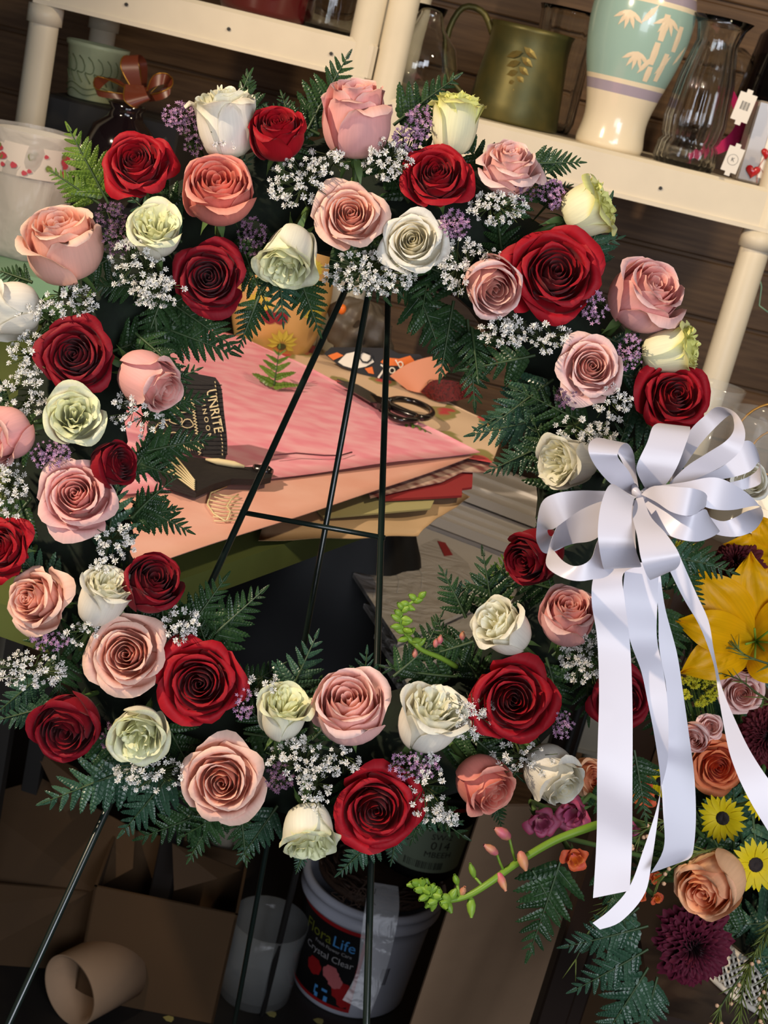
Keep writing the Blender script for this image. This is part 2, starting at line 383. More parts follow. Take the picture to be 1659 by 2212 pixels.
def frond(px, py, ang, L, label, mat='fern', d=None, tilt=0.1, droop=0.1, wid=.42, pairs=8, group=None, seed=None, curve=0.0, twist=0.0, slender=1.0, start=.12, lenpow=.8, base=None, dirv=None, nrm=None, Lm=None):
    """base pixel, image angle in degrees (0 right, 90 up), length px"""
    seed = int(px*3+py*5+L) if seed is None else seed; rnd = random.Random(seed)
    key = (mat, slender)
    if key not in PIN: PIN[key] = [pinna_mesh(s, MT[mat], slender=slender) for s in range(5)]
    d = d if d else bulge(px, py, .04)
    a = math.radians(ang)
    if base is None: dirv = Dv(math.cos(a), math.sin(a), tilt); base = P(px, py, d); Lm = L*d/F_PX; nrm = Quaternion(dirv, twist) @ Dv(0, 0, 1)
    z = (nrm - dirv*nrm.dot(dirv)).normalized(); y = z.cross(dirv)
    m4 = Matrix((dirv, y, z)).transposed().to_4x4(); m4.translation = base
    t = thing('fern_frond', label, 'fern', m4, group)
    def at(s): return Vector((Lm*s, Lm*curve*s*s, -droop*Lm*s*s))
    tv, tf = tube([at(k/6) for k in range(7)], [.0014-.0010*k/6 for k in range(7)], 5, False); part('rachis', tv, tf, MT['rachis'], t)
    for k in range(pairs):
        s = start+(1-start)*(k/pairs)**.95*.95
        for side in (1, -1):
            pl = Lm*wid*(1-s)**lenpow*rnd.uniform(.88, 1.08)+Lm*.035; pa = math.radians(62-22*s)*rnd.uniform(.92, 1.06)
            rot = math.atan2(curve*2*s, 1)
            o = link('pinna', PIN[key][rnd.randrange(5)], t)
            o.matrix_basis = T(at(min(1, s+(.02 if side > 0 else 0)))) @ Matrix.Rotation(rot+side*pa, 4, 'Z') @ Matrix.Rotation(rnd.uniform(-.35, .35), 4, 'X') @ Matrix.Rotation(rnd.uniform(-.1, .25)+droop*s, 4, 'Y') @ Matrix.Scale(pl, 4)
    o = link('pinna', PIN[key][0], t); o.matrix_basis = T(at(.93)) @ Matrix.Rotation(math.atan2(curve*2, 1), 4, 'Z') @ Matrix.Rotation(droop*2, 4, 'Y') @ Matrix.Scale(Lm*.14, 4)
    return t

# ------------------------------------------------------------------ small filler flowers
def blossom_mesh(seed):
    rnd = random.Random(seed); V = []; Fc = []
    for lay, (n, r, z0, z1) in enumerate(((6, 1.0, 0, .30), (6, .8, .1, .62), (5, .5, .2, .85), (3, .25, .3, .95))):
        for k in range(n):
            a = 6.283*k/n+lay*.5+rnd.uniform(-.2, .2); rr = r*rnd.uniform(.88, 1.1); w = .62/ n*6*.62
            s = len(V); c, s_ = math.cos(a), math.sin(a)
            for (x, y, z) in ((.08, 0, 0), (rr*.6, -w*.38*r, z1*.7), (rr*.95, -w*.30*r, z1), (rr*1.02, 0, z1*.86), (rr*.95, w*.30*r, z1), (rr*.6, w*.38*r, z1*.7)):
                V.append((x*c-y*s_, x*s_+y*c, z0+z))
            Fc += [(s, s+1, s+5), (s+1, s+2, s+4, s+5), (s+2, s+3, s+4)]
    tv, tf = lathe([(.05, -.6), (.22, -.35), (.30, 0), (.1, .1)], 6); o = len(V); V += tv; Fc += [tuple(i+o for i in q) for q in tf]
    me = mesh('blossom', V, Fc, [MT['bb'], MT['twig']], False)
    for p in me.polygons:
        if p.index >= len(me.polygons)-len(tf): p.material_index = 1
    return me
BB = []
def gyp(cx, cy, rx, ry, n, label, rot=0.0, d=None, size=8.0, seed=None, origin=None):
    n = int(n*1.35); rx *= 1.06; ry *= 1.06
    global BB
    if not BB: BB = [blossom_mesh(s) for s in range(5)]
    seed = int(cx*11+cy) if seed is None else seed; rnd = random.Random(seed)
    d0 = d if d else bulge(cx, cy, .115)
    rho, a = ring_rho(cx, cy)
    root = origin or P(ringC[0]+ringC[2]*math.cos(a)*(1+(rho-1)*.6), ringC[1]+ringC[3]*math.sin(a)*(1+(rho-1)*.6), D_RING-.02)
    m4 = T(root); t = thing('gypsophila_sprig', label, 'flower', m4, "baby's breath sprigs in the wreath")
    pts = []; tries = 0
    while len(pts) < n and tries < n*30:
        tries += 1; q = rnd.random()**.5; b = rnd.uniform(0, 6.283); x = q*math.cos(b)*rx; y = q*math.sin(b)*ry
        X = cx+x*math.cos(rot)-y*math.sin(rot); Y = cy+x*math.sin(rot)+y*math.cos(rot)
        dd = d0+rnd.uniform(-.006, .022)+.012*q
        if any((X-a_)**2+(Y-b_)**2 < (size*1.1)**2 and abs(dd-c_) < .006 for a_, b_, c_ in pts): continue
        pts.append((X, Y, dd))
    V = []; Fc = []
    hub = P(cx, cy, d0+.035); hubs = [hub+Vector((rnd.uniform(-1, 1), rnd.uniform(-.5, .5), rnd.uniform(-1, 1)))*(.006) for _ in range(5)]
    def add(vf):
        s = len(V); V.extend(vf[0]); Fc.extend([tuple(i+s for i in q) for q in vf[1]])
    for h in hubs: add(tube([root, (root+h)/2+Vector((0, 0, .003)), h], .0006, 3, False))
    for X, Y, dd in pts:
        p = P(X, Y, dd); h = min(hubs, key=lambda q: (q-p).length)
        zz = (Dv(rnd.uniform(-.7, .7), rnd.uniform(-.7, .7), 1)+(p-h).normalized()*.4).normalized()
        sz = size*rnd.uniform(.62, 1.18)*dd/F_PX; q = p-zz*sz*.5
        add(tube([h, (h+q)/2+zz*-.002, q], .00035, 3, False))
        o = link('blossom', BB[rnd.randrange(5)], t); m = frame(p, zz); m.translation = p-root; o.matrix_basis = m @ Matrix.Rotation(rnd.uniform(0, 6), 4, 'Z') @ Matrix.Scale(sz, 4)
    # unopened buds and stems
    for k in range(n//2):
        b = rnd.uniform(0, 6.283); q = rnd.uniform(.4, 1.12); X = cx+rx*q*math.cos(b); Y = cy+ry*q*math.sin(b); p = P(X, Y, d0+rnd.uniform(0, .03))
        h = min(hubs, key=lambda q_: (q_-p).length); add(tube([h, p], .00035, 3, False))
    partw('stem', V, Fc, MT['twig'], t, False)
    return t
def lilac(cx, cy, rx, ry, n, label, rot=0.0, d=None, size=4.3, mat='purple', name='waxflower_sprig', grp='lilac waxflower sprigs in the wreath', stemmat='twig', seed=None, root=None):
    n = int(n*1.5)
    seed = int(cx*13+cy*3) if seed is None else seed; rnd = random.Random(seed)
    d0 = d if d else bulge(cx, cy, .108); rho, a = ring_rho(cx, cy)
    root = root or P(ringC[0]+ringC[2]*math.cos(a)*(1+(rho-1)*.6), ringC[1]+ringC[3]*math.sin(a)*(1+(rho-1)*.6), D_RING-.02)
    t = thing(name, label, 'flower', T(root), grp); V = []; Fc = []; SV = []; SF = []
    def add(A, B, vf):
        s = len(A); A.extend(vf[0]); B.extend([tuple(i+s for i in q) for q in vf[1]])
    hub = P(cx, cy, d0+.03); hubs = [hub+Vector((rnd.uniform(-1, 1), rnd.uniform(-.5, .5), rnd.uniform(-1, 1)))*(rx*d0/F_PX*.4) for _ in range(6)]
    for h in hubs: add(SV, SF, tube([root, h], .0006, 3, False))
    for k in range(n):
        q = rnd.random()**.55; b = rnd.uniform(0, 6.283); x = q*math.cos(b)*rx; y = q*math.sin(b)*ry
        p = P(cx+x*math.cos(rot)-y*math.sin(rot), cy+x*math.sin(rot)+y*math.cos(rot), d0+rnd.uniform(-.006, .016)+.01*q)
        h = min(hubs, key=lambda q_: (q_-p).length); add(SV, SF, tube([h, p], .0003, 3, False))
        sz = size*rnd.uniform(.6, 1.35)*d0/F_PX; zz = Dv(rnd.uniform(-.6, .6), rnd.uniform(-.6, .6), 1); fr = frame(p, zz)
        vv = []; ff = []
        ap = len(vv); vv.append((0, 0, .15))
        for i in range(5):
            aa = i*1.2566; vv += [(.55*math.cos(aa-.5), .55*math.sin(aa-.5), .45), (1.15*math.cos(aa), 1.15*math.sin(aa), .5), (.55*math.cos(aa+.5), .55*math.sin(aa+.5), .45)]
            ff.append((0, 1+3*i, 2+3*i, 3+3*i))
        vv.append((0, 0, -1)); 
        for i in range(5): ff.append((1+3*i, len(vv)-1, 3+3*i)); 
        add(V, Fc, ([fr @ Vector((x_*sz, y_*sz, z_*sz)) for x_, y_, z_ in vv], ff))
    partw('stem', SV, SF, MT[stemmat], t, False); o = partw('blossoms', V, Fc, MT[mat], t, False); o['kind'] = 'stuff'
    return t

# the wreath's foam ring, wired to the easel
V = []; Fc = []; NA, NB = 72, 14
rr = random.Random(4)
cR = P(ringC[0], ringC[1], D_RING)
for i in range(NA):
    a = 2*math.pi*i/NA; c = ring_pt(a); out = (c-cR).normalized()
    for j in range(NB):
        b = 2*math.pi*j/NB; r = .040*(1+rr.uniform(-.12, .12)); V.append(c+out*math.cos(b)*r*1.15-FWD*math.sin(b)*r*.72)
for i in range(NA):
    for j in range(NB): Fc.append((i*NB+j, ((i+1) % NA)*NB+j, ((i+1) % NA)*NB+(j+1) % NB, i*NB+(j+1) % NB))
tag(partw('wreath_ring', V, Fc, MT['foam']), 'dark mossy foam ring of the wreath hidden behind the roses and ferns', 'wreath')

RG = 'roses in the wreath'
ROSES = [
 ('ruffle','cream',485,268,128,-.12,.95,.35,2.2,'tall cream rose at the top left of the wreath, between two red roses'),
 ('cup','red',600,292,120,.02,.6,.75,1.5,'small red rose beside the tall cream rose at the wreath top'),
 ('cup','pink',768,258,150,.02,.85,.52,2.05,'tall pink rose standing highest at the top centre of the wreath'),
 ('ruffle','yellow',985,268,108,.15,.95,.3,2.3,'pale yellow ruffled rose above the red rose at upper right'),
 ('open','red',295,352,160,0,.25,.95,None,'red open rose at the upper left in front of bright fern tips'),
 ('cup','salmon',470,415,158,.1,.42,.85,1.35,'salmon cupped rose between the red roses at upper left'),
 ('open','peach',757,466,158,.02,.12,1,None,'peach open rose at the top centre directly below the tall pink rose'),
 ('open','red',943,381,164,-.05,.28,.95,None,'red open rose directly below the pale yellow rose'),
 ('open','blush',1100,357,152,.12,.62,.72,1.4,'blush pink rose against the white shelf at upper right'),
 ('ruffle','yellow',1268,452,125,.85,.35,.35,1.6,'yellow green ruffled rose sticking out to the right below the shelf edge'),
 ('cup','peach',138,530,172,-.08,.72,.65,1.6,'peach pink rose at far upper left beside the plastic wrapped bucket'),
 ('ruffle','green',337,503,112,.08,.45,.85,1.7,'small green cream ruffled rose between peach rose and salmon rose'),
 ('open','dark_red',452,600,166,0,-.05,1,None,'dark red open rose at the inner upper left of the wreath'),
 ('ruffle','green',625,548,118,-.22,-.75,.6,2.1,'cream rose hanging face down below the peach centre rose'),
 ('open','white',892,522,148,-.08,.05,1,None,'white open rose to the right of the peach centre rose'),
 ('cup','blush',1062,617,122,.12,-.35,.85,2.0,'pale pink bud nodding left of the largest red rose'),
 ('open','red',1200,590,214,.02,.05,1,None,'largest red rose, wide open on the upper right of the wreath'),
 ('cup','pink',1393,640,158,.35,.4,.8,1.6,'pink rose at the right edge against the wooden wall boards'),
 ('open','blush',1277,793,150,0,.02,1,None,'pink open rose on the right side above the baby\'s breath'),
 ('ruffle','yellow',1448,757,100,.9,.15,.35,2.3,'cream yellow rose lying sideways on the right, above a red rose'),
 ('open','red',1457,856,168,.1,.1,.95,None,'red rose touching the top loop of the white bow'),
 ('ruffle','cream',1232,998,108,-.75,-.05,.62,2.2,'cream rose facing left beside the white bow'),
 ('cup','white',1612,1040,86,.3,.1,.9,1.5,'white rose half hidden behind the right loops of the bow'),
 ('cup','white',22,668,120,-.8,-.1,.5,2.0,'blurred white bud cut by the left frame edge'),
 ('open','dark_red',163,768,172,0,.05,1,None,'dark red round rose on the left side above the green cream rose'),
 ('cup','pink',322,822,118,.72,-.45,.5,2.3,'pink bud on the left side pointing into the wreath hole'),
 ('ruffle','green',160,904,118,.22,.1,.95,1.5,'green cream ruffled rose just under the dark red round rose'),
 ('cup','pink',12,938,118,-.55,-.3,.6,1.7,'closed dusky pink bud cut by the left frame edge'),
 ('cup','dark_red',245,1003,98,.7,.1,.6,1.6,'small dark red rose behind the pink rose at left middle'),
 ('open','pink',165,1070,172,.05,.2,.95,None,'pink open rose at the left middle of the wreath'),
 ('open','red',2,1185,135,-.3,.1,.9,None,'red rose cut by the left frame edge at mid height'),
 ('open','peach',75,1296,150,-.35,.15,.9,1.3,'peach rose at far left turned to the left'),
 ('ruffle','cream',222,1292,108,.42,.75,.5,2.3,'cream rose with ruffled tip between the peach roses at left'),
 ('cup','dark_red',325,1262,126,.35,.35,.7,1.7,'dark red rose seen from the side at the inner lower left'),
 ('open','peach',275,1413,180,.02,.1,1,None,'large peach open rose at the lower left'),
 ('open','red',432,1476,192,.03,.05,1,None,'big red rose at the lower left beside a large peach rose'),
 ('cup','dark_red',148,1567,142,-.05,-.3,.9,1.4,'dark red cupped rose at the bottom left over a box'),
 ('ruffle','green',302,1580,122,0,-.3,.92,1.6,'green cream crinkled rose at bottom left facing down'),
 ('open','peach',481,1688,188,.02,.02,1,None,'largest pale peach rose at the bottom of the wreath'),
 ('ruffle','green',612,1545,106,.2,.75,.55,2.0,'narrow cream bud at the bottom left of the pink rose'),
 ('cup','blush',753,1530,164,0,.55,.8,1.55,'light pink cupped rose at the bottom centre before the easel leg'),
 ('ruffle','cream',925,1556,140,.3,.75,.55,1.8,'cream rose with one petal stretching to the right at bottom centre'),
 ('open','red',1108,1511,192,.02,.05,1,None,'big red rose at the lower right of the wreath'),
 ('ruffle','cream',1090,1360,112,-.55,.5,.65,2.1,'white green ruffled rose at the inner lower right beside pink rose'),
 ('cup','pink',1225,1333,122,.05,.65,.7,1.7,'pink rose directly below the left bow loops'),
 ('cup','dark_red',1155,1198,118,-.5,-.2,.6,2.0,'dark red rose seen from the side, left of the bow'),
 ('open','dark_red',1345,1510,140,.1,-.1,.95,None,'dark red rose behind the hanging ribbon tails'),
 ('ruffle','green',668,1792,112,.12,-.75,.6,1.9,'green cream rose hanging lowest over the white bucket'),
 ('open','red',812,1746,194,.02,-.02,1,None,'big red rose at the very bottom centre of the wreath'),
 ('cup','salmon',1045,1690,118,.45,-.45,.7,1.8,'salmon pink bud at the bottom right above the brown cardboard'),
 ('cup','white',1192,1672,118,.45,-.5,.7,2.0,'white rose at the lower right facing down to the snapdragon stem'),
]
for kd, mt, cx, cy, W_, ax, ay, az, H_, lab in ROSES: rose(kd, MT[mt], cx, cy, W_, ax, ay, az, lab, H=H_, group=RG)

# ------------------------------------------------------------------ fern in the wreath
FR = [
 (235,440,118,190,'bright green fern tips behind the red rose at upper left','fernlit',.1),
 (215,440,146,130,'bright fern tip pointing left above the peach rose at upper left','fernlit',.1),
 (545,300,95,150,'dark fern tip rising between the cream rose and the small red rose','fern',0),
 (640,300,108,110,'short dark fern tip behind the small red rose','fern',0),
 (665,280,62,190,'fern frond rising to the left of the tall pink rose','fern',.05),
 (850,270,38,180,'fern frond reaching up right toward the shelf beside the tall pink rose','fern',.05),
 (1130,355,2,130,'thin fern tip crossing the white shelf right of the blush rose','fern',.1),
 (1150,430,20,90,'short fern tip above the yellow ruffled rose','fern',.1),
 (420,640,-128,170,'wide dark fern hanging into the wreath hole at upper left','fern',.05),
 (560,640,-112,120,'fern hanging in the hole below the dark red rose','fern',.05),
 (640,580,-70,150,'dark fern hanging left of the easel top','fern',.05),
 (350,640,-35,200,'dark fern spreading right below the inner dark red rose','fern',.05),
 (330,700,-20,190,'long fern frond pointing right over the pink paper','fern',.05),
 (900,620,-70,180,'fern hanging right of the easel legs at the top of the hole','fern',.05),
 (980,650,-100,170,'fern frond hanging down beside the pale pink bud','fern',.05),
 (1010,690,-85,190,'narrow fern frond hanging at the upper right of the hole','fern',.05),
 (860,600,-45,120,'short fern under the white open rose','fern',.05),
 (1180,840,-150,170,'fern frond pointing left below the pink open rose on the right','fernblue',.05),
 (1200,900,-168,190,'blue green fern frond over the edge of the patterned paper','fernblue',.05),
 (1180,960,-155,140,'fern frond left of the cream rose by the bow','fernblue',.05),
 (240,760,20,180,'dark fern behind the pink bud on the left side','fern',.05),
 (290,980,12,170,'fern frond pointing right below the black burlap','fern',.05),
 (280,1080,-28,150,'fern frond at the left of the hole below the black burlap','fern',.05),
 (270,1120,10,120,'dark fern at the left of the hole by the brown paper','fern',.05),
 (380,1400,55,190,'fern frond rising at the lower left edge of the hole','fern',.05),
 (430,1400,42,190,'fern frond rising beside the big red rose toward the easel leg','fern',.05),
 (500,1500,30,130,'short fern at the bottom edge of the hole','fern',.05),
 (330,1640,-158,260,'large dark fern reaching to the lower left corner','fernblue',.05),
 (300,1690,-172,150,'fern frond over the cardboard at bottom left','fernblue',.05),
 (380,1660,-130,190,'fern frond hanging at bottom left below the crinkled rose','fernblue',.05),
 (480,1740,-158,200,'fern frond pointing left under the pale peach rose','fern',.05),
 (470,1750,-120,130,'fern frond hanging under the pale peach rose','fern',.05),
 (520,1740,-85,130,'fern frond straight below the pale peach rose','fern',.05),
 (600,1740,-125,150,'fern frond left of the lowest green cream rose','fernblue',.05),
 (660,1830,-110,60,'little fern tip under the lowest green cream rose','fernblue',.05),
 (820,1800,-135,130,'fern frond below the bottom centre red rose','fernblue',.05),
 (860,1780,-100,90,'little fern tip right of the bottom centre easel leg','fernblue',.05),
 (130,1520,-165,150,'fern frond at the left edge beside the dark red cupped rose','fernblue',.05),
 (100,1450,-140,140,'fern frond at the left edge under the baby\'s breath','fernblue',.05),
 (1060,1320,75,130,'light tipped fern standing left of the white green rose','fernlit',.05),
 (1000,1440,120,120,'round leaved fern left of the big red rose at lower right','fern',.05),
 (960,1500,150,100,'small fern behind the cream rose at bottom right','fern',.05),
 (1180,1420,-75,160,'bright fern right of the big red rose at lower right','fern',.1),
 (1060,1700,-75,90,'fern tip below the salmon pink bud','fern',.05),
 (925,1720,-110,110,'fern leaves over the label of the pot','fern',.05),
 (300,620,178,120,'fern frond behind the baby\'s breath below the peach rose','fern',.02),
 (70,610,160,90,'dark fern above the blurred white bud','fern',.0),
]
for px, py, an, L_, lab, mt, tl in FR: frond(px, py, an, L_, lab, mt, tilt=tl)
rr = random.Random(11)
for k in range(92):
    a = 2*math.pi*(k+.5*rr.random())/92; kk = 1+rr.uniform(-.30, .28)
    px = ringC[0]+ringC[2]*math.cos(a)*kk; py = ringC[1]+ringC[3]*math.sin(a)*kk
    inward = kk < 1.0; base_ang = math.degrees(math.atan2(-math.sin(a), math.cos(a)))+(180 if inward else 0)
    an = base_ang+rr.uniform(-80, 80)
    L_ = rr.uniform(130, 190)
    if inward and kk < .82: L_ = 120
    near = min(ROSES, key=lambda q: (q[2]-px)**2+(q[3]-py)**2)[9].split()
    while len(near) > 10 or near[-1] in ('the', 'a', 'of', 'to', 'and', 'in', 'at', 'with', 'one', 'by', 'from', 'between', 'two', 'side,', 'left', 'over'): near = near[:-1]
    frond(px, py, an, L_, 'fern frond tucked behind the '+' '.join(near).rstrip(','), rr.choice(['fern', 'fern', 'fern', 'fernblue']), d=D_RING-rr.uniform(.035, .06), tilt=rr.uniform(-.1, .35), droop=rr.uniform(.0, .25), twist=rr.uniform(-.4, .4), pairs=6, group='fern filling the wreath', seed=k+500, wid=.46)

# ------------------------------------------------------------------ baby's breath and lilac waxflower
GY = [
 (640,395,62,52,42,'beside the peach centre rose on its upper left'),(705,350,48,30,20,'left of the foot of the tall pink rose'),
 (835,345,52,42,40,'between the tall pink rose and the upper right red rose'),(800,590,95,45,80,'at the top of the easel under the white rose'),
 (300,575,62,62,50,'below the small green cream rose at upper left'),(340,630,55,35,34,'left of the inner dark red rose'),
 (150,650,60,34,30,'under the peach pink rose at far upper left'),(60,660,30,30,12,'beside the blurred white bud'),
 (60,760,45,50,26,'left of the dark red round rose'),(50,850,50,48,32,'above the closed dusky pink bud'),
 (300,890,60,50,30,'left of the black burlap'),(20,1060,35,60,30,'at the left edge under the closed pink bud'),
 (250,1170,42,42,26,'above the cream rose at left'),(215,1225,26,20,10,'beside the tip of the cream rose at left'),
 (60,1445,80,38,46,'under the far left peach rose'),(390,1350,38,48,30,'between the dark red side rose and the big red rose'),
 (330,1670,90,38,52,'below the crinkled green cream rose'),(640,1640,62,44,44,'between the pale peach rose and light pink rose'),
 (735,1645,40,30,18,'under the light pink cupped rose'),(680,1700,34,44,22,'above the lowest green cream rose'),
 (920,1700,36,80,34,'right of the bottom centre red rose'),(1010,1545,62,50,46,'left of the big red rose at lower right'),
 (960,1760,30,30,12,'hanging over the pot label'),(1262,1420,48,58,46,'left of the long ribbon tail'),
 (1075,450,62,36,34,'below the blush rose at upper right'),(1000,580,48,62,36,'left of the pale pink nodding bud'),
 (1085,715,52,36,34,'under the pale pink nodding bud'),(1180,730,50,32,24,'below the largest red rose'),
 (1320,870,40,38,22,'between the pink open rose and the bow rose'),(1290,945,44,34,28,'over the cream rose at the bow'),
 (1240,925,40,26,10,'above the cream rose left of the bow'),(1130,1640,70,34,26,'above the white rose at the lower right'),
 (570,1480,34,30,12,'beside the narrow cream bud at the bottom'),(1060,560,30,22,10,'above the pale pink nodding bud'),
 (480,300,34,26,14,'in front of the tall cream rose'),(180,1370,40,26,14,'left of the large peach rose at lower left'),
]
for cx, cy, rx, ry, n, lab in GY: gyp(cx, cy, rx, ry, n, "sprig of white baby's breath "+lab)
LI = [
 (385,250,34,32,60,'above the salmon rose against the dark vase','purple'),(915,262,40,36,80,'against the white shelf left of the pale yellow rose','purple'),
 (880,300,34,30,46,'right of the tall pink rose','purple'),(982,485,34,32,80,'between the white rose and the largest red rose','purple'),
 (1195,420,26,34,60,'left of the yellow ruffled rose','purple'),(240,465,36,30,50,'right of the peach pink rose at upper left','purpledark'),
 (255,515,34,40,50,'left of the small green cream rose','purpledark'),(545,510,30,46,56,'left of the face down cream rose','purpledark'),
 (1285,665,30,36,54,'right of the largest red rose','purple'),(1362,760,26,44,54,'right of the pink open rose','purple'),
 (1225,860,26,30,34,'under the pink open rose','purpledark'),(110,985,42,34,70,'left above the pink open rose at left middle','purple'),
 (105,1385,46,22,46,'under the far left peach rose','purple'),(525,1520,22,36,46,'right of the big red rose at lower left','purple'),
 (895,1650,58,38,90,'right above the bottom centre red rose','purple'),(605,1680,32,34,46,'right of the pale peach rose','purpledark'),
 (1215,1565,26,32,46,'right of the big red rose at lower right','purple'),(1135,410,40,24,30,'under the blush rose at upper right','purpledark'),
 (420,290,30,50,44,'left of the tall cream rose','purpledark'),(235,1590,20,30,20,'left of the crinkled green cream rose','purpledark'),
]
for cx, cy, rx, ry, n, lab, mt in LI: lilac(cx, cy, rx, ry, n, 'small lilac waxflower sprig '+lab, mat=mt)
# ------------------------------------------------------------------ easel
MT['wire'] = simple('dark green painted wire', srgb(20,32,28), 0.28, coat=.4, spec=.6)
ez = thing('wire_easel', 'dark green wire easel with three legs standing behind the rose wreath', 'easel', T(P(795, 640, 1.15)))
def leg(p0, p1, r0, r1):
    q = p0+(p1-p0)*((0.005-p0.z)/(p1.z-p0.z))
    V, Fc = tube([p0, p0.lerp(q, .5), q], [r0, (r0+r1)/2, r1], 10); partw('leg', V, Fc, MT['wire'], ez)
top_l = P(760, 596, 1.155); top_m = P(803, 596, 1.17); top_r = P(841, 560, 1.155)
leg(top_l, P(212, 1790, 1.10), .0027, .0036); leg(top_r, P(801, 1890, 1.09), .0026, .0036); leg(top_m, P(545, 2000, 1.60), .0027, .0034)
V, Fc = tube([P(519, 1106, 1.135), P(832, 1162, 1.125)], .0022, 8); partw('crossbar', V, Fc, MT['wire'], ez)
V, Fc = tube([P(750, 596, 1.155), P(790, 540, 1.15), P(841, 596, 1.155)], .0025, 8); partw('hook', V, Fc, MT['wire'], ez)

# ------------------------------------------------------------------ bow
m, nt, b, o = newmat('white satin ribbon'); MT['satin'] = m
sset(b, Roughness=.30); b.inputs['Base Color'].default_value = srgb(218, 215, 225); b.inputs['Specular IOR Level'].default_value = .55
b.inputs['Sheen Weight'].default_value = .15; b.inputs['Anisotropic'].default_value = .6
addtrans(nt, b, o, srgb(232, 230, 238), .14)
DB = 0.935
def z1(x, y): return 1130+x/3.136, 870+y/3.136
def strip(rows, mat, parent, name, n=None, nu=5, dbase=DB, conv=z1, thick=.00022):
    n = n or (len(rows)*5)
    A = cr([[*conv(r[0], r[1]), *conv(r[2], r[3]), r[4]] for r in rows], n); V = []; k = nu
    top = []
    for ax_, ay_, bx_, by_, dd in A:
        for i in range(k):
            u = i/(k-1); top.append(P(ax_+(bx_-ax_)*u, ay_+(by_-ay_)*u, dbase+dd))
    Fc = grid_faces(k, n)
    # give the ribbon its thickness by offsetting a second skin
    me = bpy.data.meshes.new('t'); me.from_pydata(top, [], Fc); me.update(); nr = [v.normal.copy() for v in me.vertices]; bpy.data.meshes.remove(me)
    off = len(top); bot = [p-q*thick for p, q in zip(top, nr)]; V = top+bot
    F2 = Fc+[tuple(off+i for i in reversed(f)) for f in Fc]
    for side in (0, k-1):      # rims get vertices of their own so the edges stay crisp
        s0 = len(V); V = V+[top[j*k+side] for j in range(n)]+[bot[j*k+side] for j in range(n)]
        for j in range(n-1): F2.append((s0+j, s0+j+1, s0+n+j+1, s0+n+j))
    return partw(name, V, F2, mat, parent)
bow = thing('ribbon_bow', 'white satin ribbon bow with long hanging tails on the right of the wreath', 'bow', T(P(1382, 1065, DB)))
LOOPS = [
 [(745,655,775,590,0),(590,545,720,470,-.012),(490,430,655,390,-.024),(443,330,640,350,-.030),(455,262,662,295,-.022),(520,236,705,275,-.004),(600,280,748,340,.010),(680,420,765,470,.012),(760,600,785,600,.004)],
 [(830,585,880,585,.004),(775,480,960,560,.0),(775,410,1040,440,-.004),(840,270,1095,300,-.004),(880,160,1130,195,.004),(940,150,1120,170,.022),(900,300,1050,330,.03),(860,560,940,560,.015)],
 [(985,570,1000,560,.004),(1060,350,1085,440,.024),(1130,190,1200,280,.034),(1240,80,1320,150,.036),(1320,28,1400,84,.026),(1440,70,1424,110,.004),(1503,190,1425,190,-.014),(1480,310,1370,262,-.018),(1380,410,1250,340,-.014),(1230,490,1110,430,-.006),(1040,570,990,545,.0)],
 [(1000,560,1010,595,.012),(1200,500,1280,530,.02),(1380,410,1440,500,.024),(1480,270,1545,460,.024),(1560,275,1600,400,.03),(1605,400,1612,500,.045),(1560,480,1590,560,.055),(1400,540,1400,600,.055),(1000,590,1000,600,.02)],
 [(850,570,850,610,-.002),(1080,540,1100,640,-.014),(1290,505,1250,712,-.018),(1440,560,1400,728,-.014),(1560,650,1560,700,-.004),(1622,740,1606,705,.012),(1610,810,1500,742,.030),(1540,880,1430,780,.040),(1400,908,1330,800,.040),(1200,850,1150,720,.030),(850,650,850,615,.01)],
 [(800,620,770,650,-.012),(900,670,850,765,-.026),(1020,745,930,865,-.040),(1130,768,1060,925,-.048),(1222,722,1200,938,-.044),(1245,735,1325,880,-.028),(1180,720,1280,840,-.006),(900,640,950,700,-.002)],
 [(830,590,800,622,-.022),(900,562,900,672,-.040),(1040,570,1000,738,-.052),(1150,580,1110,766,-.054),(1225,605,1190,745,-.046),(1243,640,1240,690,-.03),(1150,610,1160,700,-.012),(850,600,850,640,-.012)],
 [(760,600,760,640,-.004),(550,598,560,660,-.008),(380,595,400,720,-.016),(220,615,290,795,-.020),(125,680,212,852,-.014),(90,860,165,862,.004),(100,960,190,905,.022),(175,1020,260,850,.032),(400,900,400,760,.032),(740,650,740,620,.012)],
 [(745,635,715,660,-.006),(540,645,510,910,.006),(370,730,340,955,.010),(235,830,212,998,.004),(165,1020,212,1006,-.014),(168,1120,280,1080,-.034),(300,1196,365,1107,-.044),(450,1200,460,1055,-.044),(620,1120,520,905,-.034),(745,665,720,640,-.012)],
 [(700,620,770,640,-.024),(595,552,748,662,-.044),(530,680,735,745,-.058),(506,860,740,880,-.064),(518,1000,765,1000,-.062),(545,1120,800,1102,-.048),(560,1090,780,1085,-.026),(620,900,760,900,-.01),(745,665,770,650,-.006)],
 [(765,650,812,640,-.034),(740,760,865,775,-.056),(772,900,965,885,-.074),(795,1040,1050,1010,-.082),(830,1150,1062,1085,-.078),(865,1192,1010,1132,-.062),(820,1000,950,1050,-.034),(790,700,820,700,-.02)],
]
for i, r in enumerate(LOOPS): strip(r, MT['satin'], bow, 'loop')
V, Fc = tube([P(1370, 1050, DB-.004), P(1374, 1065, DB-.02), P(1386, 1072, DB-.02), P(1394, 1060, DB-.004)], [.002, .003, .003, .002], 10); partw('knot', V, Fc, MT['satin'], bow)
idc = lambda x, y: (x, y)
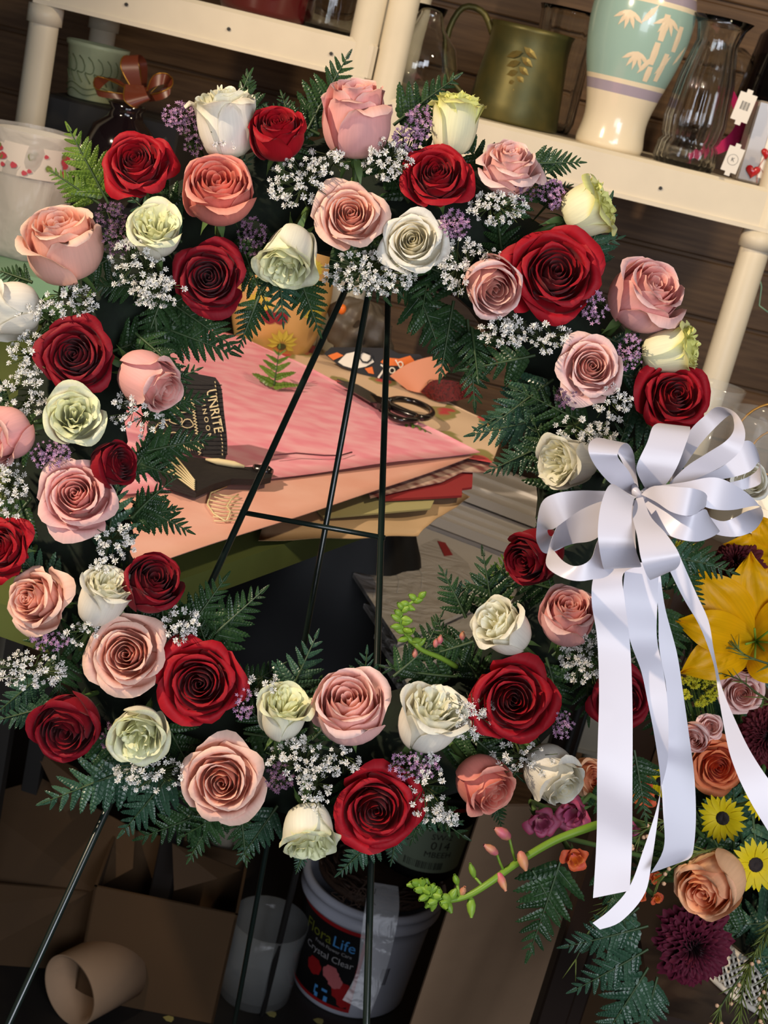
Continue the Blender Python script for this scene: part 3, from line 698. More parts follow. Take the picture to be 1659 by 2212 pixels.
TAILS = [
 [(1310,1215,1372,1225,.0),(1283,1245,1345,1243,-.01),(1278,1300,1350,1300,-.012),(1290,1380,1361,1395,-.008),(1294,1500,1366,1520,-.012),(1290,1650,1366,1700,-.018),(1289,1800,1365,1830,-.014),(1281,1940,1360,1924,-.018)],
 [(1352,1215,1424,1215,.004),(1346,1290,1420,1300,.002),(1360,1380,1419,1380,.004),(1385,1450,1433,1450,.0),(1400,1520,1442,1520,-.002),(1412,1580,1444,1600,0),(1423,1650,1441,1650,.006),(1427,1700,1429,1700,.014),(1422,1760,1416,1755,.016),(1408,1860,1390,1835,.014),(1392,1932,1360,1915,.010),(1342,1990,1318,1965,.006),(1296,2008,1280,1994,.004)],
 [(1395,1215,1425,1225,.012),(1420,1300,1436,1310,.014),(1424,1400,1462,1410,.016),(1440,1500,1476,1500,.014),(1424,1600,1490,1600,.012),(1426,1650,1500,1680,.014),(1432,1750,1503,1770,.012),(1434,1830,1497,1840,.008),(1406,1886,1487,1857,.004)],
 [(1438,1215,1468,1200,.01),(1475,1290,1503,1280,.008),(1510,1350,1530,1340,.004),(1534,1410,1541,1400,.0),(1545,1450,1549,1440,-.004),(1552,1500,1561,1490,-.01),(1562,1560,1590,1560,-.018),(1580,1640,1625,1630,-.026),(1620,1730,1680,1710,-.03),(1700,1860,1770,1820,-.03)],
]
for r in TAILS: strip(r, MT['satin'], bow, 'tail', conv=idc, nu=5)

# ------------------------------------------------------------------ text helper
def text_geo(s, size, extrude=0.0):
    cu = bpy.data.curves.new('txt', 'FONT'); cu.body = s; cu.size = size; cu.extrude = extrude; cu.align_x = 'CENTER'; cu.align_y = 'CENTER'; cu.resolution_u = 2
    ob = bpy.data.objects.new('txt', cu); COL.objects.link(ob); dg = bpy.context.evaluated_depsgraph_get(); dg.update()
    me = bpy.data.meshes.new_from_object(ob.evaluated_get(dg)); V = [v.co.copy() for v in me.vertices]; Fc = [tuple(p.vertices) for p in me.polygons]
    bpy.data.objects.remove(ob); bpy.data.meshes.remove(me); bpy.data.curves.remove(cu); return V, Fc

# ------------------------------------------------------------------ room
MT['floor'] = simple('dark worn floor', srgb(34,30,27), 0.6, noise=.5, nscale=6, bump=.2)
MT['plaster'] = simple('dim plaster', srgb(120,110,96), 0.8)
MT['board'] = simple('brown stained wood board', srgb(122,92,62), 0.6, col2=srgb(92,66,42), nscale=9, stretch=(.6, 1, 9), bump=.15)
def slab(name, x0, x1, y0, y1, z0, z1, mat, kind='structure', b=0, parent=None):
    V, Fc = box(x0, x1, y0, y1, z0, z1, b); o = partw(name, V, Fc, mat, parent, False)
    if kind: o['kind'] = kind
    return o
slab('floor', -2.6, 2.6, -2.0, 3.3, -.1, 0, MT['floor'])
slab('ceiling', -2.6, 2.6, -2.0, 3.3, 2.7, 2.8, MT['plaster'])
slab('wall_left', -2.7, -2.6, -2.0, 3.3, 0, 2.7, MT['plaster'])
slab('wall_right', 2.6, 2.7, -2.0, 3.3, 0, 2.7, MT['plaster'])
slab('wall_front', -2.6, 2.6, -2.1, -2.0, 0, 2.7, MT['plaster'])
wb = slab('wall_back', -2.6, 2.6, 3.2, 3.3, 0, 2.7, MT['board'])
V, Fc = box(-2.6, 2.6, -.012, .0, .004, .128, .003); bm_ = mesh('board', V, Fc, MT['board'], False)
for k in range(20):
    o = link('board', bm_, wb); o.matrix_basis = T(Vector((0, 3.2, k*.132))-wb.location)

# ------------------------------------------------------------------ white shelving
MT['shelf'] = simple('cream white plastic', srgb(226,214,190), 0.45, noise=.06, nscale=14, spec=.4)
YS = 2.35
def zt(px, py, y=YS): return on_y(px, py, y).z
def xx(px, py, y=YS): return on_y(px, py, y).x
zR1, zR0 = zt(1400, 345), zt(1400, 442)
zL1, zL0 = zt(600, 42), zt(520, 112)
def unit(label, xa, xb, levels, backright=True):
    t = thing('shelving_unit', label, 'shelf', T(Vector(((xa+xb)/2, YS+.2, 0))), 'white plastic shelving units')
    for (z0, z1_) in levels:
        V, Fc = box(xa, xb, YS, YS+.42, z0, z1_, .006)
        partw('shelf_board', V, Fc, MT['shelf'], t, False)
        V, Fc = box(xa+.01, xb-.01, YS-.004, YS, z0, z0+.007); partw('edge_lip', V, Fc, MT['shelf'], t, False)
        for xs in (xa+.16, xa+.33, xa+.5):
            V, Fc = tube([(xs, YS-.003, z0+.03), (xs, YS+.002, z0+.03)], .003, 8); partw('screw', V, Fc, MT['dark'], t, False)
    for x in (xa+.025, xb-.025):
        for y in (YS+.022, YS+.39):
            if not backright and x > xa+.1 and y > YS+.1: continue
            V, Fc = tube([(x, y, 0), (x, y, 2.35)], .0245, 20); partw('post', V, Fc, MT['shelf'], t)
            for (z0, z1_) in levels:
                V, Fc = tube([(x, y, z0-.03), (x, y, z0-.001)], .029, 20); partw('collar', V, Fc, MT['shelf'], t)
    return t
MT['dark'] = simple('dark grey', srgb(40,38,36), 0.6)
xl0 = xx(75, 130)-.025; xl1 = xx(786, 80)+.025
unit('white plastic shelving unit on the left, holding red glass above the dark vase', xl0, xl1, [(zL0, zL1), (zL0-.42, zL0-.42+.05), (.70, .76)])
xr0 = xx(852, 95)-.025; xr1 = xx(1605, 620)+.03
unit('white plastic shelving unit on the right, carrying the ceramic vase and brass pitcher', xr0, xr1, [(zR0, zR1), (.60, .67)], False)

def lathed(name, prof, mat, parent, seg=48, flute=None): V, Fc = lathe(prof, seg, flute); return part(name, V, Fc, mat, parent)
def glassmat(name, col=(1, 1, 1, 1), rough=.02, ior=1.45):
    m, nt, b, o = newmat(name); b.inputs['Base Color'].default_value = col; sset(b, Roughness=rough, IOR=ior); b.inputs['Transmission Weight'].default_value = 1; return m
MT['glass'] = glassmat('clear glass', (.93, .94, .92, 1))
def cello(name, col, alpha, rough=.15, scale=12, bump=.6):
    m, nt, b, o = newmat(name); N = nt.nodes.new; L = nt.links.new
    b.inputs['Base Color'].default_value = col; sset(b, Roughness=rough); b.inputs['Alpha'].default_value = alpha
    tc = N('ShaderNodeTexCoord'); nz = N('ShaderNodeTexNoise'); nz.inputs['Scale'].default_value = scale; nz.inputs['Detail'].default_value = 3; nz.inputs['Distortion'].default_value = 1.5
    bp = N('ShaderNodeBump'); bp.inputs['Strength'].default_value = bump; bp.inputs['Distance'].default_value = .01
    L(tc.outputs['Object'], nz.inputs['Vector']); L(nz.outputs[0], bp.inputs['Height']); L(bp.outputs[0], b.inputs['Normal']); return m
MT['film'] = cello('clear plastic film', srgb(220,220,222), .22)

m, nt, b, o = newmat('thin clear glass'); MT['thin'] = m; b.inputs['Base Color'].default_value = srgb(205, 208, 206); sset(b, Roughness=.06, Alpha=.12); b.inputs['Coat Weight'].default_value = .6
# --- ceramic vase
zsr = zR1
def stand(px, py, y, z):   # point on the vertical plane y, height z below the given pixel column
    p = on_y(px, py, y); return Vector((p.x, y, z))
yv = YS+.10
pv = stand(1322, 285, yv, zsr)
s = yv/3000*1.0/math.cos(PITCH)  # metres per pixel at that distance
cer = thing('ceramic_vase', 'cream ceramic vase with teal band and painted bamboo on the right shelf', 'vase', T(pv))
def prof_r(z):
    ks = cr([(.0, .056), (.01, .058), (.035, .054), (.06, .0545), (.10, .064), (.15, .078), (.20, .085), (.24, .083), (.272, .070), (.29, .050), (.30, .042), (.315, .046)], 80)
    return float(np.interp(z, ks[:, 0], ks[:, 1]))
prof = [(.001, 0)]+[(prof_r(z), z) for z in np.linspace(0, .315, 40)]+[(.038, .313), (.034, .29), (.05, .26), (.05, .05), (.001, .04)]
m, nt, b, o = newmat('glazed ceramic with bands'); MT['ceramic'] = m; N = nt.nodes.new; L = nt.links.new
tc = N('ShaderNodeTexCoord'); sp = N('ShaderNodeSeparateXYZ'); L(tc.outputs['Object'], sp.inputs[0]); rp = N('ShaderNodeValToRGB'); rp.color_ramp.interpolation = 'CONSTANT'
mr = N('ShaderNodeMapRange'); mr.inputs[1].default_value = 0; mr.inputs[2].default_value = .32; L(sp.outputs[2], mr.inputs[0]); L(mr.outputs[0], rp.inputs[0])
stops = [(0, srgb(238,224,196)), (.088/.32, srgb(172,160,176)), (.104/.32, srgb(238,224,196)), (.112/.32, srgb(160,192,182)), (.232/.32, srgb(238,224,196)), (.240/.32, srgb(172,160,176)), (.255/.32, srgb(238,224,196))]
el = rp.color_ramp.elements
el[0].position = 0; el[0].color = stops[0][1]; el[1].position = stops[1][0]; el[1].color = stops[1][1]
for p_, c_ in stops[2:]: e = el.new(p_); e.color = c_
L(rp.outputs[0], b.inputs['Base Color']); sset(b, Roughness=.18); b.inputs['Coat Weight'].default_value = .6
lathed('body', prof, MT['ceramic'], cer, 64)
MT['slip'] = simple('cream slip painting', srgb(236,216,186), .3)
def on_vase(poly, off=.0006):  # poly of (angle offset from facing direction in rad, z)
    V = []; 
    for a, z in poly:
        r = prof_r(z)+off; aa = -math.pi/2+a; V.append((r*math.cos(aa), r*math.sin(aa), z))
    c = np.mean(np.array(poly), 0); r = prof_r(c[1])+off*1.5; aa = -math.pi/2+c[0]; V.append((r*math.cos(aa), r*math.sin(aa), c[1]))
    n = len(poly); return V, [(i, (i+1) % n, n) for i in range(n)]
def leafpoly(a, z, ang, L_, W_):
    out = []
    for s_, w_ in ((0, 0), (.3, .8), (.6, .9), (1, 0), (.6, -.9), (.3, -.8)):
        x = s_*L_; y = w_*W_; out.append((a+(x*math.cos(ang)-y*math.sin(ang))/.085, z+x*math.sin(ang)+y*math.cos(ang)))
    return out
pieces = []
for (a, z) in ((-.35, .216), (.42, .218), (.0, .158)):
    for an in (-150, -120, -95, -65, -35): pieces.append(on_vase(leafpoly(a, z, math.radians(an), .030, .0038)))
for (a0, z0, z1_) in ((.35, .116, .140), (.33, .143, .178), (.36, .181, .222), (.62, .120, .165), (.75, .170, .210)):
    pieces.append(on_vase([(a0-.06, z0), (a0+.06, z0), (a0+.075, (z0+z1_)/2), (a0+.06, z1_), (a0-.06, z1_), (a0-.075, (z0+z1_)/2)]))
for (a, z) in ((.1, .125), (.5, .13), (.9, .15), (-.1, .2)): pieces.append(on_vase(leafpoly(a, z, 1.0, .04, .005)))
V, Fc = join(*pieces); part('painted_bamboo', V, Fc, MT['slip'], cer, False)
# --- brass pitcher / pitcher
m = simple('aged green brass', srgb(96,88,44), .45, metal=.55, col2=srgb(70,70,38), nscale=16, bump=.1); MT['brass'] = m
yp = YS+.16; pb = stand(1110, 235, yp, zsr+.001)
can = thing('brass_pitcher', 'aged brass pitcher with leaf relief and curved handle on the right shelf', 'pitcher', T(pb))
lathed('body', [(.001, 0), (.080, 0), (.082, .004), (.079, .03), (.074, .08), (.069, .125), (.070, .15), (.073, .158), (.069, .157), (.067, .12), (.074, .02), (.001, .01)], MT['brass'], can, 56)
V, Fc = tube(cr([(-.066, 0, .135), (-.09, 0, .165), (-.125, 0, .165), (-.14, 0, .12), (-.128, 0, .06), (-.095, 0, .03), (-.078, 0, .02)], 22), .0055, 10); part('handle', V, Fc, MT['brass'], can)
pieces = []
MT['brassleaf'] = simple('brass leaf relief', srgb(140,124,70), .4, metal=.7)
for k in range(9):
    side = (-1)**k; zz = .125-.008*k; an = -.5 if side > 0 else math.pi+.5
    if k == 8: an = -1.57
    V = []
    for s_, w_ in ((0, 0), (.3, .8), (.6, .9), (1, 0), (.6, -.9), (.3, -.8)):
        L_ = .030*(1-k*.07); x = s_*L_; y = w_*.006; X = -.01+(x*math.cos(an)-y*math.sin(an)); Z = zz+x*math.sin(an)+y*math.cos(an); r = .0725
        V.append((X, -math.sqrt(r*r-X*X)-.002, Z))
    V.append((sum(v[0] for v in V)/6, min(v[1] for v in V)-.002, sum(v[2] for v in V)/6)); pieces.append((V, [(i, (i+1) % 6, 6) for i in range(6)]))
V, Fc = join(*pieces); part('leaf_relief', V, Fc, MT['brassleaf'], can, False)
# --- glass items
def glass(name, px, py, y, z, outer, label, cat, thick=.003, flute=None, seg=64, mat='glass', group=None, tilt=None):
    o = thing(name, label, cat, T(stand(px, py, y, z)), group)
    inner = [(max(.001, r-thick), zz+(thick*1.6 if i == 0 else 0)) for i, (r, zz) in enumerate(outer)]
    inner = [(r, max(zz, thick*1.8)) for r, zz in inner]
    pr = [(.0008, 0)]+outer+list(reversed(inner))+[(.0008, thick*1.8)]
    lathed('body', pr, MT[mat], o, seg, flute); return o
o = glass('glass_vase', 1480, 335, YS+.07, zsr, [(.048, .0), (.052, .01), (.050, .035), (.045, .042), (.049, .05), (.052, .075), (.050, .095), (.046, .14), (.038, .18), (.034, .20), (.040, .225), (.050, .238)],
      'tall fluted clear glass vase between the ceramic vase and pink ribbon', 'vase', .004, (lambda z: .022 if z < .19 else 0.0, 22), 132)
o = glass('glass_vase', 905, 150, YS+.10, zR1, [(.030, 0), (.045, .01), (.06, .04), (.064, .065), (.055, .095), (.03, .12), (.022, .14), (.026, .155)], 'round clear glass bottle vase left of the brass pitcher', 'vase', .003)
o = glass('glass_vase', 1215, 120, YS+.30, zR1, [(.045, 0), (.05, .02), (.05, .13), (.056, .2), (.06, .21)], 'clear glass vase behind the brass pitcher handle side', 'vase', .003, (lambda z: .015, 16), 96)
o = glass('glass_bowl', 1580, 90, YS+.33, zR1, [(.03, .12), (.045, .14), (.055, .17), (.05, .2), (.03, .215)], 'upturned clear glass globe behind the fluted vase', 'glass', .003)
o = glass('glass_jar', 715, 20, YS+.14, zL1, [(.05, 0), (.052, .01), (.052, .12), (.045, .14)], 'clear square shouldered glass jar on the left shelf beside the red glass', 'jar', .003, None, 8)
MT['redglass'] = simple('dark red glass', srgb(84,14,18), .15, coat=.6)
o = thing('red_vase', 'dark red glass vase cut by the top frame edge on the left shelf', 'vase', T(stand(575, 20, YS+.14, zL1)))
lathed('body', [(.001, 0), (.075, 0), (.08, .01), (.085, .1), (.09, .2), (.085, .2), (.08, .1), (.07, .01), (.001, .008)], MT['redglass'], o)
MT['darkglass'] = simple('dark smoked glass', srgb(24,16,20), .12, coat=.7)
for px, y, r, h, lab, mt in ((1690, YS+.25, .10, .30, 'dark smoked glass vase at the top right corner', 'darkglass'),):
    o = thing('dark_vase', lab, 'vase', T(stand(px, 300, y, zR1))); lathed('body', [(.001, 0), (r*.5, 0), (r*.6, .02), (r, h*.45), (r*.9, h*.8), (r*.45, h), (r*.4, h*.98), (r*.8, h*.7), (.001, .02)], MT[mt], o)
# --- gift boxes with price tags, hearts, pink ribbon
MT['clearbox'] = simple('clear acetate box', srgb(150,140,130), .2, coat=.3); MT['white'] = simple('white card', srgb(232,226,216), .6); MT['heart'] = simple('red glossy heart', srgb(178,24,34), .3, coat=.5)
MT['magenta'] = simple('sheer magenta ribbon', srgb(190,36,96), .4); MT['ink'] = simple('dark print', srgb(50,46,44), .7)
def heart(sz, dz=.004):
    pts = []
    for k in range(20):
        t_ = 2*math.pi*k/20; pts.append((sz*math.sin(t_)**3, sz*(13*math.cos(t_)-5*math.cos(2*t_)-2*math.cos(3*t_)-math.cos(4*t_))/16))
    V = [(x, 0, y) for x, y in pts]+[(x*.8, -dz*.7, y*.8) for x, y in pts]+[(0, -dz, 0)]
    return V, [(i, (i+1) % 20, 20+(i+1) % 20, 20+i) for i in range(20)]+[(20+i, 20+(i+1) % 20, 40) for i in range(20)]
def shiftv(vf, v, rot=0.0): 
    R_ = Matrix.Rotation(rot, 3, 'Y'); return [R_ @ Vector(p)+Vector(v) for p in vf[0]], vf[1]
hb = stand(1650, 370, YS+.03, zR1)
gb = thing('heart_card', 'clear gift box with dangling red glitter hearts at the right shelf end', 'box', T(hb))
V, Fc = box(-.040, .075, 0, .06, 0.001, .130, .003); part('box', V, Fc, MT['clearbox'], gb, False)
V, Fc = box(-.010, .075, -.002, -.0002, .012, .105); part('insert', V, Fc, MT['white'], gb, False)
for (x, z, s_, r_) in ((.012, .084, .011, .2), (.027, .066, .010, .5), (-.004, .052, .010, 0), (.020, .038, .011, .4), (-.018, .020, .012, 0), (.05, .09, .011, 0), (.05, .05, .011, 0)):
    part('heart', *shiftv(heart(s_), (x, -.003, z), r_), MT['heart'], gb)
V, Fc = join(tube([(-.004, -.004, .052), (-.012, -.004, .025), (-.006, -.004, .004)], .0006, 5), tube(cr([(-.01, -.004, .03), (.01, -.004, .012), (.03, -.004, .008)], 8), .0004, 5)); part('wire', V, Fc, MT['heart'], gb)
def tagcard(px, py, w_, h_, lab, bars, tilt=0.10):
    p = on_y(px, py, YS-.008); t = thing('price_tag', lab, 'tag', T(p) @ Matrix.Rotation(tilt, 4, 'Y'))
    V, Fc = box(-w_/2, w_/2, 0, .001, -h_/2, h_/2); V2, F2 = box(-w_/6, w_/6, 0, .001, h_/2, h_/2+.006); V3, F3 = box(-w_/6, w_/6, 0, .001, -h_/2-.006, -h_/2)
    cd = part('card', *join((V, Fc), (V2, F2), (V3, F3)), MT['white'], t, False)
    pr = []
    if bars:
        for k in range(8): pr.append(box(-.006+k*.0018, -.006+k*.0018+(.0006 if k % 3 else .0011), -.0004, -.0001, -.004, .009))
        part('barcode', *join(*pr), MT['ink'], cd, False)
    else:
        pr = [tube([(.0085*math.cos(a), -.0003, .0085*math.sin(a)) for a in np.linspace(0, 6.283, 25)], .0003, 4, False)]
        tv, tf = text_geo('K', .009); pr.append(([(x, -.0004, y) for x, y, z in tv], tf)); part('emblem', *join(*pr), MT['ink'], cd, False)
    return t
tagcard(1607, 232, .028, .044, 'white barcode price tag hanging above the magenta ribbon at right', True)
tagcard(1583, 345, .026, .040, 'white round emblem tag lying below the magenta ribbon at right', False)
V = []; rows = [(1570,190,1582,190,2.40),(1580,225,1600,228,2.385),(1590,262,1612,275,2.37),(1575,290,1595,310,2.35),(1545,312,1560,330,2.335),(1515,322,1522,342,2.33),(1484,337,1484,357,2.335)]
st = strip([(a, b_, c, d_, e) for a, b_, c, d_, e in rows], MT['magenta'], None, 'pink_ribbon', conv=idc, nu=3, dbase=0.0)
tag(st, 'sheer magenta ribbon curling off the end of the right shelf', 'ribbon')
MT['mint'] = simple('mint green string', srgb(130,170,140), .5)
V, Fc = tube([P(x, y, d_) for x, y, d_ in ((1634,400,2.36),(1636,470,2.34),(1632,560,2.34),(1645,620,2.34),(1640,660,2.34),(1660,675,2.34))], .0013, 5)
tag(partw('string', V, Fc, MT['mint']), 'mint green string hanging beside the right shelf post', 'string')

# --- left unit: pot, bow, dark vase
zl = zL0-.42+.05
MT['pot'] = simple('pale green embossed tin', srgb(204,212,168), .45, noise=.12, nscale=20); MT['potline'] = simple('olive scroll lines', srgb(110,122,80), .5)
yo = YS+.16; p0 = on_y(195, 215, yo)
pot = thing('flower_pot', 'pale green embossed flower pot on the left shelf beside the brown bow', 'pot', T(p0))
lathed('body', [(.001, 0), (.038, 0), (.040, .002), (.051, .085), (.054, .087), (.055, .094), (.052, .095), (.049, .088), (.038, .008), (.001, .006)], MT['pot'], pot)
pc = []
for k in range(7):
    a0 = -math.pi/2-1.0+k*.33; q = []
    for i in range(10):
        a = a0+.20*math.sin(i*.7); z = .066-.004*i+.006*math.cos(i*.9); r = .040+.011*z/.085+.0012; q.append((r*math.cos(a+.02*i), r*math.sin(a+.02*i), z))
    pc.append(tube(q, .0009, 4))
for zz in (.022, .012): pc.append(tube([((.0415+.011*zz/.085)*math.cos(a), (.0415+.011*zz/.085)*math.sin(a), zz+.004*math.sin(a*5)) for a in np.linspace(-3.0, -.1, 20)], .0009, 4))
part('scrollwork', *join(*pc), MT['potline'], pot)
# stand for the pot: a stack of upturned dark pots
ps = thing('dark_stand', 'dark wooden riser under the pale green pot on the left shelf', 'stand', T(Vector((p0.x+.06, yo, zl))))
hh = p0.z-zl
V, Fc = box(-.12, .12, -.08, .08, 0, hh-.001, .004); part('block', V, Fc, MT['dark'], ps, False)
MT['brownrib'] = simple('sheer brown ribbon', srgb(104,48,30), .35, coat=.3); MT['gold'] = simple('gold edge wire', srgb(180,130,50), .3, metal=.8)
p1 = on_y(270, 265, YS+.02)
dv = thing('red_glass_vase', 'near black red glass vase under the brown bow on the left', 'vase', T(p1+Vector((0, 0, -.045))))
lathed('body', [(.001, -.09), (.035, -.09), (.052, -.05), (.062, .0), (.052, .035), (.030, .052), (.026, .065), (.034, .075), (.030, .075), (.022, .06), (.05, .02), (.045, -.05), (.001, -.08)], MT['darkglass'], dv)
bb = thing('brown_bow', 'sheer brown ribbon bow with gold wired edges on the dark vase', 'bow', T(P(310, 200, 2.28)))
for rows in ([(300,215,312,215,0),(262,150,300,150,-.02),(270,120,300,118,-.01),(300,140,318,140,.02),(305,210,315,215,0)],
             [(312,215,318,200,0),(330,165,328,190,-.02),(362,160,355,182,-.02),(368,185,345,195,.01),(315,220,318,205,0)],
             [(300,205,305,222,0),(245,200,262,215,-.01),(205,190,210,205,.0),(215,165,250,170,.02),(300,205,300,215,0)],
             [(270,182,310,185,-.03),(268,215,318,205,-.045),(290,232,325,215,-.04),(300,225,322,200,-.02),(290,190,318,188,0)],
             [(318,205,322,220,0),(345,200,350,215,-.02),(372,185,368,200,-.02),(365,165,350,175,0),(320,205,320,210,0)]):
    strip(rows, MT['brownrib'], bb, 'loop', conv=idc, nu=3, dbase=2.28)
    A = cr([(r[0], r[1], r[4]) for r in rows], 16); V, Fc = tube([P(x, y, 2.28+d_-.001) for x, y, d_ in A], .0011, 4); partw('edge_wire', V, Fc, MT['gold'], bb)
# --- plastic wrapped bucket, left
MT['wrap'] = cello('cloudy plastic wrap', srgb(210,205,200), .62, .25, 9, 1.0); MT['bandw'] = simple('white band with print', srgb(226,216,206), .5)
MT['petalred'] = simple('printed red blossom', srgb(196,70,84), .5); MT['printgreen'] = simple('printed green leaf', srgb(120,130,70), .5)
pw = on_y(40, 545, 2.15); wb_ = thing('wrapped_bucket', 'bucket wrapped in cloudy plastic with a blossom printed band at left', 'bucket', T(pw))
rnd = random.Random(5); pr = []
V = []; NSEG = 48; zs = np.linspace(0, .19, 14)
for i, z in enumerate(zs):
    for k in range(NSEG):
        a = 2*math.pi*k/NSEG; r = .062+.10*z*.30+.0016*math.sin(a*9+z*40)+.0018*math.sin(a*5-z*70); V.append((r*math.cos(a), r*math.sin(a), z))
Fc = [(i*NSEG+k, i*NSEG+(k+1) % NSEG, (i+1)*NSEG+(k+1) % NSEG, (i+1)*NSEG+k) for i in range(13) for k in range(NSEG)]+[tuple(range(NSEG))[::-1]]
part('plastic_wrap', V, Fc, MT['wrap'], wb_)
lathed('pail', [(.001, .001), (.056, .001), (.061, .185), (.058, .185), (.053, .01), (.001, .008)], MT['white'], wb_)
lathed('band', [(.0665, .125), (.0672, .150), (.0680, .172)], MT['bandw'], wb_)
pc = []; pg = []
for k in range(26):
    a = -math.pi/2+rnd.uniform(-1.2, 1.2); z = rnd.uniform(.131, .166); s_ = rnd.uniform(.003, .006); r = .0690
    vv = [((r)*math.cos(a+s_/r*math.cos(q)*1.2), (r)*math.sin(a+s_/r*math.cos(q)*1.2), z+s_*math.sin(q)*(1+.25*math.cos(3*q))) for q in np.linspace(0, 5.6, 9)]
    (pc if k % 3 else pg).append((vv, [tuple(range(9))]))
part('blossom_print', *join(*pc), MT['petalred'], wb_, False); part('leaf_print', *join(*pg), MT['printgreen'], wb_, False)
lt = slab('side_table', pw.x-.5, pw.x+.16, 2.0, 2.33, pw.z-.03, pw.z-.001, MT['mint'], None); 
lt.name = 'green_board'; tag(lt, 'green topped side board under the plastic wrapped bucket', 'board')
for k, (dx, dy) in enumerate(((-.45, -.12), (.12, -.12), (-.45, .15), (.12, .15))):
    V, Fc = box(pw.x+dx-.015, pw.x+dx+.015, 2.165+dy-.015, 2.165+dy+.015, 0, pw.z-.03); partw('leg', V, Fc, MT['dark'], lt, False)
exec_next = True
# ------------------------------------------------------------------ counter with wrapping papers
def slabpoly(pts, thick, up=Vector((0, 0, 1))):
    """flat polygon (world points) given a thickness along -up"""
    pts = [Vector(p) for p in pts]; n = len(pts); low = [p-up*thick for p in pts]
    return pts+low, [tuple(range(n)), tuple(range(2*n-1, n-1, -1))]+[(i, n+i, n+(i+1) % n, (i+1) % n) for i in range(n)]
def zpoly(px, z): return [on_z(x, y, z) for x, y in px]
def dpoly(px): return [P(x, y, d) for x, y, d in px]
def sheet(name, px, z, mat, label, cat='paper', thick=.0012, group=None):
    return tag(partw(name, *slabpoly(zpoly(px, z), thick), mat, None, False), label, cat, group)
def softsheet(name, corners, z, mat, label, cat='paper', wob=.003, n=26, group=None, edge=0.0, seed=1):
    """four world corners, subdivided, gently rumpled, with a thickness"""
    a, b, c, d_ = [Vector(q) for q in corners]; rnd = random.Random(seed); V = []; ph = [rnd.uniform(0, 6) for _ in range(6)]
    for j in range(n):
        v = j/(n-1)
        for i in range(n):
            u = i/(n-1); p = a.lerp(b, u).lerp(d_.lerp(c, u), v)
            w = (math.sin(u*7+ph[0]+v*3)*math.sin(v*6+ph[1])+.5*math.sin(u*15+v*11+ph[2])+.3*math.sin(v*23-u*9+ph[3]))*wob*.4+wob*.5
            V.append(p+Vector((0, 0, w-edge*max(0, (.12-v)/.12)**2)))
    F1 = grid_faces(n, n); off = len(V); V2 = [p-Vector((0, 0, .0006)) for p in V]
    Fc = F1+[tuple(off+i for i in reversed(f)) for f in F1]
    for i in range(n-1):
        for A, B in ((i, i+1), (n*(n-1)+i, n*(n-1)+i+1), (i*n, (i+1)*n), (i*n+n-1, (i+1)*n+n-1)): Fc.append((A, B, B+off, A+off))
    return tag(partw(name, V+V2, Fc, mat), label, cat, group)
ZT = 1.22
MT['greentop'] = simple('olive green table top', srgb(96,108,54), .6, noise=.2, nscale=12)
MT['tablewood'] = simple('dark maroon table leg', srgb(20,14,13), .7)
MT['tissue_pink'] = simple('pink tissue paper', srgb(252,182,194), .7, col2=srgb(246,150,170), nscale=26, stretch=(1, 1.6, 1), bump=.3, detail=1)
MT['tissue_peach'] = simple('peach tissue paper', srgb(236,182,166), .7, col2=srgb(230,168,150), nscale=14, bump=.25)
MT['kraft'] = simple('kraft paper', srgb(196,164,126), .7, noise=.12, nscale=10, bump=.2)
MT['redpaper'] = simple('dull red paper', srgb(150,40,44), .7)
m, nt, b, o = newmat('flower patterned tissue'); MT['pattern'] = m; N = nt.nodes.new; L = nt.links.new
tc = N('ShaderNodeTexCoord'); mp = N('ShaderNodeMapping'); mp.inputs['Scale'].default_value = (1.4, .55, 1); L(tc.outputs['Object'], mp.inputs[0])
nz0 = N('ShaderNodeTexNoise'); nz0.inputs['Scale'].default_value = 30; L(tc.outputs['Object'], nz0.inputs['Vector'])
mxv = N('ShaderNodeMix'); mxv.data_type = 'RGBA'; mxv.inputs[0].default_value = .03; L(mp.outputs[0], mxv.inputs[6]); L(nz0.outputs[1], mxv.inputs[7])
vo = N('ShaderNodeTexVoronoi'); vo.inputs['Scale'].default_value = 13; L(mxv.outputs[2], vo.inputs['Vector'])
r1 = N('ShaderNodeMapRange'); r1.inputs[1].default_value = .30; r1.inputs[2].default_value = .36; L(vo.outputs['Distance'], r1.inputs[0])
r2 = N('ShaderNodeMapRange'); r2.inputs[1].default_value = .44; r2.inputs[2].default_value = .50; L(vo.outputs['Distance'], r2.inputs[0])
m1 = N('ShaderNodeMix'); m1.data_type = 'RGBA'; m1.inputs[6].default_value = srgb(150,140,84); m1.inputs[7].default_value = srgb(228,196,164); L(r2.outputs[0], m1.inputs[0])
sc_ = N('ShaderNodeSeparateColor'); L(vo.outputs['Color'], sc_.inputs[0]); gt = N('ShaderNodeMath'); gt.operation = 'GREATER_THAN'; gt.inputs[1].default_value = .52; L(sc_.outputs[0], gt.inputs[0])
mxx = N('ShaderNodeMath'); mxx.operation = 'MAXIMUM'; L(gt.outputs[0], mxx.inputs[0]); L(r2.outputs[0], mxx.inputs[1])
m0 = N('ShaderNodeMix'); m0.data_type = 'RGBA'; m0.inputs[6].default_value = srgb(150,140,84); m0.inputs[7].default_value = srgb(228,196,164); L(mxx.outputs[0], m0.inputs[0])
mxa = N('ShaderNodeMath'); mxa.operation = 'MAXIMUM'; L(gt.outputs[0], mxa.inputs[0]); L(r1.outputs[0], mxa.inputs[1])
